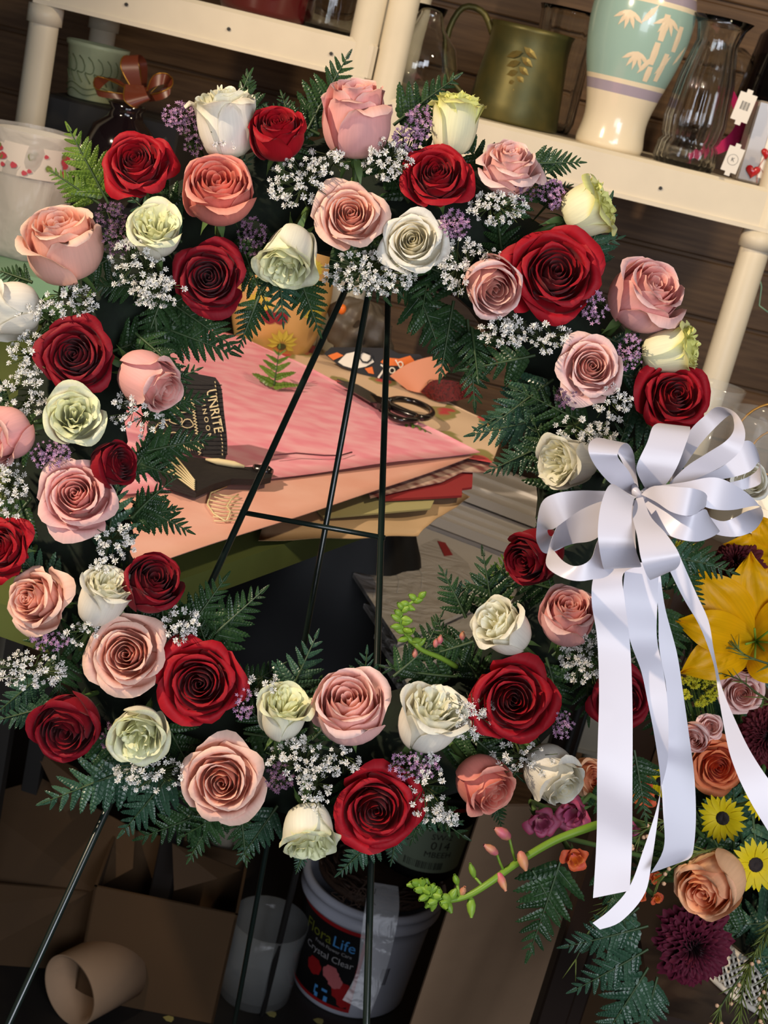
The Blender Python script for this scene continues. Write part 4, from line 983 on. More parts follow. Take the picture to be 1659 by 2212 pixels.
m2 = N('ShaderNodeMix'); m2.data_type = 'RGBA'; m2.inputs[6].default_value = srgb(196,70,72); L(m0.outputs[2], m2.inputs[7]); L(mxa.outputs[0], m2.inputs[0]); L(m2.outputs[2], b.inputs['Base Color']); sset(b, Roughness=.7)

ta = on_z(120, 1345, ZT); tb = on_z(868, 1088, ZT); tcn = Vector((tb.x-.24, 2.30, ZT)); td = Vector((ta.x-.45, 2.30, ZT)); te = Vector((ta.x-.45, ta.y+.1, ZT))
table = thing('work_table', 'tall work table with olive top under the pink tissue paper', 'table', T(Vector((-.3, 1.9, 0))))
partw('table_top', *slabpoly([ta, tb, tcn, td, te], .03), MT['greentop'], table, False)
for q in (tb+Vector((-.05, .04, 0)), tcn+Vector((-.02, -.05, 0)), td+Vector((.04, -.05, 0)), te+Vector((.06, .06, 0))):
    V, Fc = box(q.x-.02, q.x+.02, q.y-.02, q.y+.02, 0, ZT-.03, .003)
    if q is not None and not (abs(q.x-tb.x) < .12 and q.y < 1.9): partw('leg', V, Fc, MT['tablewood'], table, False)
G = 'papers stacked on the work table'
softsheet('kraft_sheet', [on_z(560, 1160, ZT+.012), on_z(905, 1150, ZT+.001), on_z(1015, 1075, ZT+.012), on_z(640, 900, ZT+.012)], 0, MT['kraft'], 'beige kraft paper lowest in the stack, drooping off the table edge', wob=.004, group=G, edge=.006, seed=3)
V, Fc = slabpoly(zpoly([(700, 1118), (930, 1098), (938, 1080), (640, 1050)], ZT+.017), .002)
tag(partw('green_sheet', V, Fc, simple('pale olive paper', srgb(168,160,112), .7), None, False), 'pale olive paper edge above the beige kraft paper', 'paper', G)
sheet('red_sheet', [(830, 1078), (998, 1070), (998, 1055), (1020, 1052), (1022, 1010), (700, 1000)], ZT+.022, MT['redpaper'], 'dull red paper sheets sticking out under the patterned tissue', group=G, thick=.003)
MT['pattern2'] = simple('small leaf print tissue', srgb(206,176,160), .7, col2=srgb(120,62,60), nscale=55, detail=1)
sheet('printed_tissue', [(800, 1075), (870, 1058), (955, 1040), (1000, 1018), (1082, 1022), (1060, 985), (760, 980)], ZT+.026, MT['pattern2'], 'tissue with a small brown leaf print under the pink sheet', group=G)
softsheet('patterned_tissue', [on_z(1062, 1003, ZT+.029), on_z(1092, 925, ZT+.029), on_z(592, 712, ZT+.029), on_z(420, 900, ZT+.029)], 0, MT['pattern'], 'cream tissue printed with red roses under the scissors', wob=.004, group=G, seed=9)
pk = ZT+.034
softsheet('peach_tissue', [on_z(215, 1262, pk), on_z(1020, 990, pk), on_z(640, 810, pk), on_z(210, 700, pk)], 0, MT['tissue_peach'], 'peach tissue sheet along the front edge of the paper stack', wob=.003, group=G, seed=5)
pk2 = ZT+.039
softsheet('pink_tissue', [on_z(240, 1075, pk2), on_z(1037, 980, pk2), on_z(520, 728, pk2), on_z(180, 640, pk2)], 0, MT['tissue_pink'], 'large bright pink tissue sheet on top of the paper stack', wob=.004, group=G, seed=7)
zt2 = pk2+.0055
# fern cutting, small leaf and stem bits lying on the paper
def dep(x, y, z): return (on_z(x, y, z)-CAM).dot(FWD)
frond(592, 832, 84, 96, 'cut fern tip lying on the pink tissue paper', 'fernlit', d=dep(592, 832, zt2)-.012, wid=.62, pairs=5, droop=-.1, seed=88, start=.0, tilt=-.5)
bpt = on_z(872, 908, zt2+.002); frond(0, 0, 0, 0, 'tiny fern scrap lying below the scissor handles', 'fernlit', base=bpt, dirv=(on_z(922, 930, zt2)-bpt).normalized(), nrm=Vector((0, 0, 1)), Lm=.045, wid=.4, pairs=4, droop=.02, seed=89, d=1.0)
V, Fc = tube([on_z(x, y, zt2+.0015) for x, y in ((592, 983), (640, 979), (700, 984), (735, 984), (760, 977))], .0010, 5)
MT['plum'] = simple('dark plum stalk', srgb(96,44,60), .5)
tag(partw('loose_stalk', V, Fc, MT['plum']), 'thin dark stalk lying on the pink tissue paper', 'stalk')
# scissors
MT['black'] = simple('glossy black plastic', srgb(24,18,18), .22, coat=.4); MT['steel'] = simple('brushed steel', srgb(120,116,112), .35, metal=.9)
scs = thing('scissors', 'black handled scissors lying on the patterned tissue', 'scissors', T(on_z(830, 870, zt2)))
zs_ = zt2+.006
for loop in ([(838,866),(862,862),(895,868),(925,882),(933,895),(915,903),(885,896),(855,884),(838,872)], [(826,876),(842,898),(868,908),(895,908),(900,900),(872,888),(845,876),(828,872)]):
    A = cr([tuple(on_z(x, y, zs_)) for x, y in loop], 30); V, Fc = tube([Vector(q) for q in A], .0048, 10); partw('handle', V, Fc, MT['black'], scs)
V, Fc = slabpoly(zpoly([(800,850),(838,862),(845,880),(815,870)], zs_+.004), .008); partw('pivot', V, Fc, MT['black'], scs, False)
for off in (0, 6): 
    V, Fc = slabpoly(zpoly([(728,818+off),(772,830+off),(812,852+off),(822,866+off*.5),(800,862+off),(760,838+off)], zs_+(.002 if off else 0)), .0016); partw('blade', V, Fc, MT['steel'], scs, False)

# ------------------------------------------------------------------ black burlap bag with lettering
MT['burlap'] = simple('black ribbed burlap', srgb(30,24,24), .75, noise=.3, nscale=120, bump=.4, stretch=(1, 1, 6)); MT['ivory'] = simple('ivory print', srgb(226,206,160), .6)
bag = thing('printed_bag', 'black ribbed bag with ivory net print and lettering on the pink tissue', 'bag', T(P(430, 930, 1.50)))
bd = dep(440, 992, pk2)-.012; zf = pk2+.010
strip([(385,800,466,816,.0),(372,840,478,838,.0),(345,880,484,890,.0),(318,925,490,940,.0),(345,955,491,975,.0),(430,985,486,994,.0)], MT['burlap'], bag, 'panel', conv=idc, nu=9, dbase=bd, thick=.004)
for k in range(17):
    y = 832+k*9.3; V, Fc = tube([P(372-(y-832)*.32 if y < 925 else 340+(y-925)*.9, y-4, bd-.0040), P(430, y-1, bd-.0040), P(479+(y-832)*.085, y, bd-.0040)], .0008, 4); partw('rib', V, Fc, MT['burlap'], bag)
def on_px(x, y, d_): return P(x, y, d_)
def text_on(s, cx, cy, ang, d_, size, mat, parent, name='lettering', sx=1.0):
    V, Fc = text_geo(s, size); a = math.radians(ang); ex = RT*math.cos(a)+UP*math.sin(a); ey = -RT*math.sin(a)+UP*math.cos(a); c = P(cx, cy, d_)
    return partw(name, [c+ex*(v.x*sx)+ey*v.y for v in V], Fc, mat, parent, False)
text_on('UNRITE', 463, 888, -79, bd-.0065, .0150, MT['ivory'], bag, 'lettering', .95)
text_on('F I N O O N', 445, 905, -79, bd-.0065, .0068, MT['ivory'], bag, 'small_lettering', 1.25)
pc = []
for k in range(20): pc.append(tube([P(464+k*.95 if k < 16 else 480, 824+k*8.2, bd-.0065), P(465.5+k*.95 if k < 16 else 481, 828+k*8.2, bd-.0065)], .0006, 4))
for k in range(18):
    x = 416+k*.9; y = 866+k*6.6
    if y < 985: pc.append(tube([P(x-4, y-3, bd-.0065), P(x+3, y, bd-.0065), P(x-2, y+4, bd-.0065)], .0007, 4))
rnd = random.Random(8)
for (cx, cy, r) in ((395, 880, 14), (380, 905, 13), (405, 915, 12), (350, 925, 15), (335, 945, 13), (375, 945, 14), (400, 950, 12), (360, 900, 10)):
    pc.append(tube([P(cx+r*(1+.2*math.sin(3*a))*math.cos(a), cy+r*.8*math.sin(a), bd-.0065) for a in np.linspace(0, 6.28, 13)], .0006, 4, False))
for k in range(12): pc.append(tube([P(352+k*3.4, 884-k*3, bd-.0065), P(385+k*2.2, 886-k*1.6, bd-.0065)], .0007, 4))
for k in range(14): pc.append(tube([P(372+k*5, 962-abs(k-7)*.5, bd-.0065), P(376+k*5, 974-abs(k-7)*.9, bd-.0065)], .0006, 4))
partw('net_print', *join(*pc), MT['ivory'], bag)
partw('flap', *slabpoly([P(x, y, dep(x, y, zf)) for x, y in ((318,975),(400,985),(470,995),(530,1008),(575,1008),(588,1015),(587,1030),(568,1035),(500,1034),(462,1045),(425,1062),(360,1040),(310,1000))], .007), MT['burlap'], bag, False)
V, Fc = tube([P(548, 1016, dep(548, 1016, zf)), P(578, 1019, dep(578, 1019, zf)), P(586, 1022, dep(586, 1022, zf))], [.007, .007, .005], 12); partw('strap_end', V, Fc, MT['black'], bag)
V, Fc = tube([P(x, y, dep(x, y, zf+.004)) for x, y in ((444,992),(470,997),(505,1003),(528,1008))], [.001, .0038, .0038, .0015], 8); partw('ivory_cord', V, Fc, MT['ivory'], bag)
pc = [tube([P(x, y, dep(x, y, zf+.002)) for x, y in ((356+k*5, 1014-k*5), (385+k*3, 1032-k*4), (420, 1058-k*4))], .0010, 4) for k in range(6)]
partw('fringe', *join(*pc), MT['ivory'], bag)
pc = [tube([on_z(x, y, pk+.0045) for x, y in q], .0010, 4) for q in ([(490,1050),(455,1065),(448,1090),(462,1110),(488,1126)], [(515,1068),(500,1078),(490,1095),(498,1105),(490,1124)])]
for k in range(8): pc.append(tube([on_z(x, y, pk+.0045) for x, y in ((452+abs(k-2)*2, 1062+k*9), (480, 1070+k*8), (518, 1074+k*7))], .0008, 4))
tag(partw('net_ribbon', *join(*pc), MT['ivory']), 'ivory net print scrap on the peach tissue below the black bag', 'ribbon')

# ------------------------------------------------------------------ behind the paper: snack bag, peach card, red glitter, flowered vase
MT['orange'+'paper'] = simple('orange printed film', srgb(226,112,30), .4); MT['blackfilm'] = simple('black printed film', srgb(26,22,22), .35); MT['cardpeach'] = simple('peach card', srgb(214,140,108), .6)
sb = thing('printed_wrapper', 'crumpled wrapper with orange black and white lettering behind the tissue', 'wrapper', T(P(800, 790, 2.16)))
def flat(name, pts, d_, mat, par, th=.001): return partw(name, *slabpoly([P(x, y, d_) for x, y in pts], th, Dv(0, 0, 1)), mat, par, False)
flat('film', [(700,764),(715,750),(768,750),(838,752),(862,764),(905,765),(940,790),(905,815),(845,822),(812,818),(735,792)], 2.160, MT['blackfilm'], sb, .004)
flat('orange_patch', [(708,768),(728,761),(742,768),(720,778)], 2.158, MT['orangepaper'], sb); flat('orange_patch', [(788,796),(804,792),(808,808),(796,806)], 2.158, MT['orangepaper'], sb)
flat('orange_patch', [(822,782),(832,772),(862,775),(886,768),(900,785),(880,795),(860,790),(835,790)], 2.158, MT['orangepaper'], sb)
flat('white_patch', [(730,782),(748,764),(775,758),(800,768),(808,782),(790,792),(765,797),(742,790)], 2.157, MT['white'], sb)
text_on('O', 789, 772, -30, 2.1545, .030, MT['blackfilm'], sb, 'lettering'); text_on('T', 824, 806, -35, 2.1545, .030, MT['white'], sb); text_on('o', 848, 798, -25, 2.1545, .022, MT['white'], sb); text_on('b', 864, 785, 30, 2.1545, .022, MT['white'], sb)
pcd = thing('peach_card', 'curved peach card leaning beside the red glitter ribbon', 'card', T(P(910, 815, 2.12)))
strip([(842,812,880,842,.0),(865,795,905,848,-.005),(895,780,930,845,-.004),(935,770,955,815,.006),(962,775,972,800,.02)], MT['cardpeach'], pcd, 'card', conv=idc, nu=5, dbase=2.12, thick=.001)
text_on('@', 932, 828, -30, 2.112, .014, MT['dark'], pcd, 'printed_mark')
MT['glitter'] = simple('red glitter fabric', srgb(110,14,14), .25, noise=.8, nscale=400, bump=1.0, metal=.4)
st = strip([(908,846,925,860,0),(935,822,950,868,-.01),(975,822,985,866,-.012),(1010,832,1015,858,0),(1035,840,1038,850,.01)], MT['glitter'], None, 'glitter_ribbon', conv=idc, nu=5, dbase=2.11, thick=.002)
tag(st, 'dark red glitter ribbon end behind the patterned tissue', 'ribbon')
MT['peachglaze'] = simple('peach glazed ceramic', srgb(222,178,120), .3, coat=.4, col2=srgb(196,146,70), nscale=6); MT['yel'] = simple('painted yellow petals', srgb(206,184,70), .5); MT['paintgreen'] = simple('painted green', srgb(72,78,40), .6); MT['berry'] = simple('painted red berry', srgb(130,30,40), .4)
fv0 = on_z(622, 742, ZT); fv = thing('flowered_vase', 'peach vase painted with yellow daisies and red berries behind the tissue', 'vase', T(Vector((fv0.x-.01, 2.20, ZT+.0))))
def fr_(z): return float(np.interp(z, [0, .02, .06, .12, .18, .22], [.045, .058, .072, .080, .074, .062]))
lathed('body', [(.001, 0)]+[(fr_(z), z) for z in np.linspace(0, .22, 18)]+[(.058, .22), (.07, .12), (.04, .01)], MT['peachglaze'], fv)
def wrap(poly, off): 
    V = []
    for a, z in poly: r = fr_(z)+off; V.append((r*math.sin(a), -r*math.cos(a), z))
    return V, [tuple(range(len(V)))]
pc = []; pg = []
for (a, z, sc_k) in ((.35, .045, 1), (.9, .10, .7), (-.3, .10, .8), (.7, .17, .6)):
    for k in range(9):
        th = math.radians(-20+k*27); pc.append(wrap([(a+(r_*math.cos(th)-w_*math.sin(th))/.07, z+r_*math.sin(th)+w_*math.cos(th)) for r_, w_ in ((.004*sc_k, 0), (.016*sc_k, .0045), (.026*sc_k, 0), (.016*sc_k, -.0045))], .0012))
    pg.append(wrap([(a+.008/.07*math.cos(q)*sc_k, z-.004+.006*math.sin(q)*sc_k) for q in np.linspace(0, 6, 10)], .0018))
for (a, z) in ((.75, .11), (.65, .125), (.8, .135), (.5, .14)): pg.append(wrap([(a, z), (a+.05, z+.005), (a+.1, z+.016), (a+.03, z+.010)], .0016))
part('painted_daisies', *join(*pc), MT['yel'], fv, False); part('painted_leaves', *join(*pg), MT['paintgreen'], fv, False)
part('painted_berries', *join(*[wrap([(a+.011/.07*math.cos(q), z+.011*math.sin(q)) for q in np.linspace(0, 6, 12)], .0016) for a, z in ((-.05, .085), (.18, .088))]), MT['berry'], fv, False)
def blob(c, rx, ry, rz, mat, name, label, cat, seed=1, amp=.12, n=20):
    rnd = random.Random(seed); ph = [rnd.uniform(0, 6) for _ in range(6)]; V = []; 
    for i in range(n+1):
        th = math.pi*i/n
        for k in range(2*n):
            a = math.pi*k/n; q = 1+amp*(math.sin(3*a+ph[0])*math.sin(2*th+ph[1])+.6*math.sin(7*a+ph[2]+3*th)+.4*math.sin(9*th+ph[3]-2*a))*math.sin(th)
            V.append((c[0]+rx*q*math.sin(th)*math.cos(a), c[1]+ry*q*math.sin(th)*math.sin(a), c[2]+rz*q*math.cos(th)))
    Fc = [(i*2*n+k, i*2*n+(k+1) % (2*n), (i+1)*2*n+(k+1) % (2*n), (i+1)*2*n+k) for i in range(n) for k in range(2*n)]
    return tag(partw(name, V, Fc, mat), label, cat)
MT['greycloth'] = simple('grey brown plastic bag', srgb(84,74,62), .5, bump=.6, nscale=14, noise=.3)
q = P(775, 715, 2.22); blob(q, .05, .04, .05, MT['greycloth'], 'grey_bag', 'grey brown bundled bag behind the orange wrapper', 'bag', 3, .2)
q = P(739, 668, 2.14); blob(q, .0065, .0065, .008, MT['orangepaper'], 'orange_bauble', 'tiny orange bauble between the easel legs at the top', 'ornament', 4, .03, 8)
q = P(655, 610, 2.5)

# ------------------------------------------------------------------ white panels and film sleeves on the lower shelf
MT['panel'] = simple('greyish white plastic panel', srgb(232,226,222), .35, noise=.06, nscale=8, coat=.2)
zp = .93
def ribbed(name, near0, near1, far0, far1, z, label, ribs=6):
    a, b_, c, d_ = on_z(*near0, z), on_z(*near1, z), on_z(*far1, z), on_z(*far0, z)
    t = thing(name, label, 'panel', T((a+b_+c+d_)/4), 'white ribbed panels under the papers')
    partw('panel', *slabpoly([a, b_, c, d_], .018), MT['panel'], t, False)
    for k in range(ribs):
        u = (k+.5)/ribs; p0 = a.lerp(d_, u); p1 = b_.lerp(c, u); w_ = (d_-a)*.018; h_ = Vector((0, 0, .006))
        V = [p0-w_, p1-w_, p1+w_, p0+w_, p0-w_*.5+h_, p1-w_*.5+h_, p1+w_*.5+h_, p0+w_*.5+h_]
        partw('rib', V, [(0, 1, 5, 4), (1, 2, 6, 5), (2, 3, 7, 6), (3, 0, 4, 7), (4, 5, 6, 7)], MT['panel'], t, False)
    return t
ribbed('ribbed_panel', (700,1190), (1290,1420), (860,1075), (1360,1265), zp, 'lowest white ribbed panel beside the film sleeves', 2)
ribbed('ribbed_panel', (860,1085), (1330,1262), (930,1022), (1380,1195), zp+.03, 'middle white ribbed panel with a sunlit patch beside the dark red rose', 5)
ribbed('ribbed_panel', (960,1045), (1360,1195), (1010,985), (1400,1130), zp+.06, 'highest white ribbed panel left of the cream bow rose', 3)
rack = thing('panel_rack', 'thin dark metal rack carrying the white ribbed panels and film sleeves', 'rack', T(on_z(1060, 1200, 0.0)))
for q in (on_z(800, 1215, zp), on_z(1290, 1400, zp), on_z(1345, 1275, zp), on_z(900, 1090, zp)):
    V, Fc = tube([(q.x, q.y, 0), (q.x, q.y, zp-.019)], .006, 8); partw('leg', V, Fc, MT['dark'], rack)
MT['sleeve'] = cello('grey film sleeve', srgb(196,190,184), 1.0, .28, 16, .9); MT['sleeve'].node_tree.nodes['Principled BSDF'].inputs['Coat Weight'].default_value = .4
for k in range(5):
    ox, oy = k*23, k*66; z = zp+.080-.015*k
    pts = [(763+ox, 1238+oy), (945+ox*1.2, 1162+oy*.95), (1010+ox, 1215+oy), (1050+ox, 1300+oy), (860+ox, 1385+oy)]
    lab = ['topmost grey film sleeve packet, farthest back by the red corner', 'second grey film sleeve packet of the fanned stack', 'third grey film sleeve packet of the fanned stack', 'fourth grey film sleeve packet above the snapdragon curl', 'lowest grey film sleeve packet beside the easel leg'][k]
    t = thing('film_sleeve', lab, 'packet', T(on_z(900+ox, 1270+oy, z)), 'film sleeve packets fanned on the panels')
    partw('sleeve', *slabpoly(zpoly(pts, z), .006), MT['sleeve'], t, False)
    partw('red_corner', *slabpoly(zpoly([(945+ox*1.1, 1168+oy), (962+ox*1.1, 1172+oy), (978+ox, 1198+oy), (960+ox, 1200+oy)], z+.0012), .001), MT['redpaper'], t, False)
    for q in range(3): 
        V, Fc = tube([on_z(800+ox+q*50, 1245+oy-q*14, z+.001), on_z(812+ox+q*50, 1262+oy-q*10, z+.001), on_z(806+ox+q*52, 1290+oy-q*10, z+.001)], .0009, 4); partw('crease', V, Fc, MT['film'], t)
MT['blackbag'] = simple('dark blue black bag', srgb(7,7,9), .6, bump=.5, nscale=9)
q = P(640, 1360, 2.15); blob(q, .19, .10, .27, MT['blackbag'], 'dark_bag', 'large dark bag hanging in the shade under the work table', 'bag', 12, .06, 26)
# ------------------------------------------------------------------ floor: pail, pot, boxes, tube, glass
MT['pail'] = simple('white pail plastic', srgb(196,198,210), .4, noise=.05, nscale=10); MT['labelblack'] = simple('black pail label', srgb(14,13,15), .5); MT['labelred'] = simple('red label edge', srgb(168,24,28), .5)
MT['labelpink'] = simple('pink printed bloom', srgb(206,110,112), .5); MT['blue'] = simple('light blue print', srgb(84,160,226), .5); MT['lime'] = simple('olive green print', srgb(120,124,40), .5); MT['greyprint'] = simple('grey print', srgb(170,168,168), .5)
pb = on_z(752, 2118, 0); pb.z = 0
pail = thing('flower_food_pail', 'white plastic pail with a black flower label on the floor behind the easel', 'pail', T(pb))
def pr(z): return .112+.020*z/.25
lathed('body', [(.001, .0), (.110, .0), (.113, .004)]+[(pr(z), z) for z in (.03, .10, .18, .205)]+[(.137, .207), (.139, .213), (.133, .217), (.133, .232), (.141, .235), (.142, .244), (.136, .250), (.128, .249), (.122, .20), (.108, .03), (.001, .02)], MT['pail'], pail, 72)
FACE = math.atan2(-pb.x, pb.y)  # turn so that angle 0 faces the camera
def pw_(a, z, off): r = pr(z)+off; aa = -math.pi/2+a-FACE*0; return (r*math.cos(aa), r*math.sin(aa), z)
def curved(poly_az, off, n=14):
    """rectangle a0,a1,z0,z1 wrapped on the pail"""
    a0, a1, z0, z1_ = poly_az; V = []
    for j in range(2):
        for i in range(n): V.append(pw_(a0+(a1-a0)*i/(n-1), z0 if j == 0 else z1_, off))
    return V, [(i, i+1, n+i+1, n+i) for i in range(n-1)]
A0, A1 = -1.45, .08
part('label_edge', *curved((A0, A1, .012, .200), .0006, 24), MT['labelred'], pail); lbl = part('label', *curved((A0, A1-.06, .020, .192), .0012, 24), MT['labelblack'], pail)
def wraptext(s, a, z, size, mat, name, off=.002):
    V, Fc = text_geo(s, size); part(name, [pw_(a+.30+v.x/.128, z+v.y, off) for v in V], Fc, mat, lbl, False)
wraptext('Flora', -1.03, .162, .034, MT['lime'], 'brand_lettering'); wraptext('Life', -.55, .162, .034, MT['blue'], 'brand_lettering')
wraptext('Fresh Flower Care', -.72, .142, .011, MT['greyprint'], 'small_lettering'); wraptext('Crystal Clear', -.78, .122, .021, MT['greyprint'], 'lettering')
def disc(a, z, r, n=18, wav=.08): return [pw_(a+.30+r*(1+wav*math.sin(7*q))*math.cos(q)/.128, z+r*(1+wav*math.sin(7*q))*math.sin(q), .0022) for q in np.linspace(0, 6.283, n, endpoint=False)]
def discs(l, off=0): return join(*[([(x*(1+off), y*(1+off), z) for x, y, z in disc(*q)], [tuple(range(18))]) for q in l])
part('printed_bloom', *discs([(-.98, .085, .019), (-.42, .058, .022), (-.36, .036, .014)]), MT['labelred'], lbl, False); part('printed_bloom', *discs([(-.66, .090, .018), (-.56, .076, .016)], .004), MT['labelpink'], lbl, False)
pc = []
for (a, z, w_, h_) in ((-.86, .046, .03, .006), (-.70, .046, .05, .006), (-.88, .036, .012, .014), (-.84, .028, .03, .010), (-.66, .028, .034, .012)): 
    a += .30; pc.append(curved((a-w_, a+w_, z-h_/2, z+h_/2), .0024, 4))
part('printed_vases', *join(*pc), MT['blue'], lbl, False)
pc = [curved((.42+k*.018, .42+k*.018+(.008 if k % 3 else .013), .085, .125), .0012, 2) for k in range(8)]; part('barcode', *join(*pc), MT['ink'], pail, False)
MT['twigs'] = simple('brown twigs', srgb(70,48,34), .7, noise=.4, nscale=60)
nest = thing('twig_nest', 'round nest of brown twigs lying on top of the white pail', 'basket', T(pb+Vector((.005, .0, .250)))); rnd = random.Random(3)
for g_ in range(90):
    a = rnd.uniform(0, 6.28); r = rnd.uniform(.075, .122); z = rnd.uniform(.006, .034); pts = []
    for k in range(7): aa = a+k*.16; rr_ = r+rnd.uniform(-.005, .005); pts.append((rr_*math.cos(aa), rr_*math.sin(aa), z+rnd.uniform(-.003, .003)))
    V, Fc = tube(pts, rnd.uniform(.0015, .003), 5); part('twig', V, Fc, MT['twigs'], nest)
lathed('mat', [(.001, .0), (.118, .001), (.12, .012), (.001, .014)], MT['twigs'], nest)
MT['potblack'] = simple('black plastic pot', srgb(18,16,16), .45); MT['potgreen'] = simple('grey green pot label', srgb(160,178,150), .55)
pot2 = thing('labelled_pot', 'black nursery pot with grey green barcode label on the twig nest', 'pot', T(pb+Vector((.075, .03, .286))))
def p2(z): return .075+.012*z/.19
lathed('body', [(.001, 0), (.075, 0)]+[(p2(z), z) for z in (.01, .09, .17)]+[(.091, .172), (.092, .19), (.088, .192), (.084, .17), (.072, .01), (.001, .008)], MT['potblack'], pot2, 48)
def pc2(a, z, off): r = p2(z)+off; aa = -math.pi/2+a; return (r*math.cos(aa), r*math.sin(aa), z)
V = [pc2(-1.25+2.5*i/19, z, .0008) for z in (.022, .118) for i in range(20)]; pl2 = part('label', V, [(i, i+1, 21+i, 20+i) for i in range(19)], MT['potgreen'], pot2)
V = [pc2(-1.3+2.6*i/19, z, .0008) for z in (.160, .169) for i in range(20)]; part('red_band', V, [(i, i+1, 21+i, 20+i) for i in range(19)], MT['labelred'], pot2)
for s_, a, z, sz in (('SW-2', .32, .103, .018), ('014', .33, .083, .026), ('MBEEH', .33, .063, .018), ('the fresh flower company', -.35, .078, .007), ('keep cool and dry', .40, .050, .007)):
    V, Fc = text_geo(s_, sz)
    if s_[0] in 'tk': continue
    part('lettering', [pc2(a+v.x/.08, z+v.y, .0016) for v in V], Fc, MT['ink'], pl2, False)
rnd = random.Random(6); pc = []
for k in range(22): a = -.45+k*.045; w_ = rnd.choice([.010, .018, .026]); pc.append(([pc2(a, .030, .0014), pc2(a+w_, .030, .0014), pc2(a+w_, .046, .0014), pc2(a, .046, .0014)], [(0, 1, 2, 3)]))
part('barcode', *join(*pc), MT['ink'], pl2, False)
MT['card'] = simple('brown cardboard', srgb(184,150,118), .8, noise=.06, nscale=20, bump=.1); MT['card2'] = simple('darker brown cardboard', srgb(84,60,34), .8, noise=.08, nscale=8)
def leansheet(name, pts, mat, label, th=.004):
    a = [P(*q) for q in pts]; nrm = (a[1]-a[0]).cross(a[-1]-a[0]).normalized(); 
    if nrm.dot(FWD) > 0: nrm = -nrm
    return tag(partw(name, *slabpoly(a, th, nrm), mat, None, False), label, 'cardboard')
def floorpt(px, py): return on_z(px, py, .002)
f0 = floorpt(812, 2440); f1 = floorpt(1190, 2440)
t0 = P(1042, 1742, 1.95); t1 = P(1350, 1742, 2.02)
nrm = (f1-f0).cross(t0-f0).normalized(); nrm = nrm if nrm.dot(FWD) < 0 else -nrm
tag(partw('cardboard_sheet', *slabpoly([f0, f1, t1, t0], .005, nrm), MT['card'], None, False), 'large plain brown cardboard sheet leaning beside the white pail', 'cardboard')
f0 = floorpt(1180, 2420); f1 = floorpt(1420, 2420); t0 = P(1300, 1960, 2.22); t1 = P(1480, 1960, 2.22)
tag(partw('cardboard_sheet', *slabpoly([f0, f1, t1, t0], .005, Dv(0, 0, 1)), MT['card2'], None, False), 'darker brown board standing behind the right edge of the large cardboard sheet', 'cardboard')
fA = on_z(183, 2095, 0); A = on_y(203, 1922, fA.y); A.x = fA.x; dA = (A-CAM).dot(FWD); bx = thing('cardboard_box', 'open brown cardboard box with a wide flap at the bottom left corner', 'box', T(Vector((A.x-.25, A.y, 0))))
u1 = Vector((-.5, -.13, 0)); u2 = Vector((-.06, .20, 0)); B_ = A+u1; C_ = B_+u2; D_ = A+u2
def wall4(p, q, th=.005): 
    n_ = (q-p).cross(Vector((0, 0, 1))).normalized(); return slabpoly([p, q, Vector((q.x, q.y, .001)), Vector((p.x, p.y, .001))], th, n_)
for p, q in ((A, B_), (B_, C_), (C_, D_), (D_, A)): partw('panel', *wall4(p, q), MT['card2'], bx, False)
partw('flap', *slabpoly(dpoly([(-60, 2065, dA-.08), (203, 1922, dA-.005), (287, 1876, dA+.03), (292, 1792, dA+.08), (92, 1682, dA+.1), (-60, 1725, dA+.05)]), .004, Dv(0, 0, 1)), MT['card2'], bx, False)
V, Fc = text_geo('10H', .045); ex = (A-B_).normalized(); nn = ex.cross(Vector((0, 0, 1)))
for s_, dz in (('10HC', -.07), ('12 FOR', -.14)):
    V, Fc = text_geo(s_, .042); c = A.lerp(B_, .30)+Vector((0, 0, dz)); partw('stamped_print', [c+ex*v.x+Vector((0, 0, v.y))+nn*.002*(1 if nn.dot(FWD) < 0 else -1) for v in V], Fc, MT['ink'], bx, False)
bx2 = thing('cardboard_box', 'dark cardboard box in the shade right of the open box', 'box', T(Vector((-.13, 2.42, 0))) @ Matrix.Rotation(.35, 4, 'Z'))
bx2.matrix_basis = T(Vector((on_z(425, 2040, 0).x-.06, 2.215, 0))) @ Matrix.Rotation(.06, 4, 'Z')
for (x0, x1, y0, y1) in ((-.13, .13, -.1, -.095), (-.13, .13, .095, .1), (-.13, -.125, -.1, .1), (.125, .13, -.1, .1)):
    V, Fc = box(x0, x1, y0, y1, .001, .24); part('panel', V, Fc, MT['card2'], bx2, False)
partw('flap', *slabpoly(dpoly([(372, 1822, 2.50), (520, 1880, 2.54), (470, 1898, 2.50), (376, 1924, 2.47)]), .004, Dv(0, 0, 1)), MT['card2'], bx2, False)
partw('flap', *slabpoly(dpoly([(70, 1610, 2.62), (165, 1660, 2.66), (205, 1720, 2.63), (140, 1755, 2.6)]), .004, Dv(0, 0, 1)), MT['card2'], bx2, False)
c0 = on_z(150, 2140, .066); c1 = on_z(262, 2082, .066); ax_ = (c1-c0).normalized(); fr = frame(c0, ax_); Lr = (c1-c0).length
tb_ = thing('cardboard_tube', 'short wide cardboard tube lying on the floor at the bottom left', 'tube', fr)
lathed('wall', [(.065, 0), (.065, Lr), (.061, Lr), (.061, 0), (.065, 0)], MT['card'], tb_, 56)
gv = on_z(548, 2140, 0); o = thing('glass_vase', 'clear glass cylinder vase on the dark floor left of the white pail', 'vase', T(gv))
lathed('body', [(.0008, 0), (.066, 0), (.070, .006), (.072, .05), (.070, .12), (.074, .165), (.0715, .165), (.067, .12), (.068, .02), (.0008, .014)], MT['thin'], o, 64)
MT['leaflet'] = simple('dry leaf scrap', srgb(150,140,80), .7); rnd = random.Random(2)
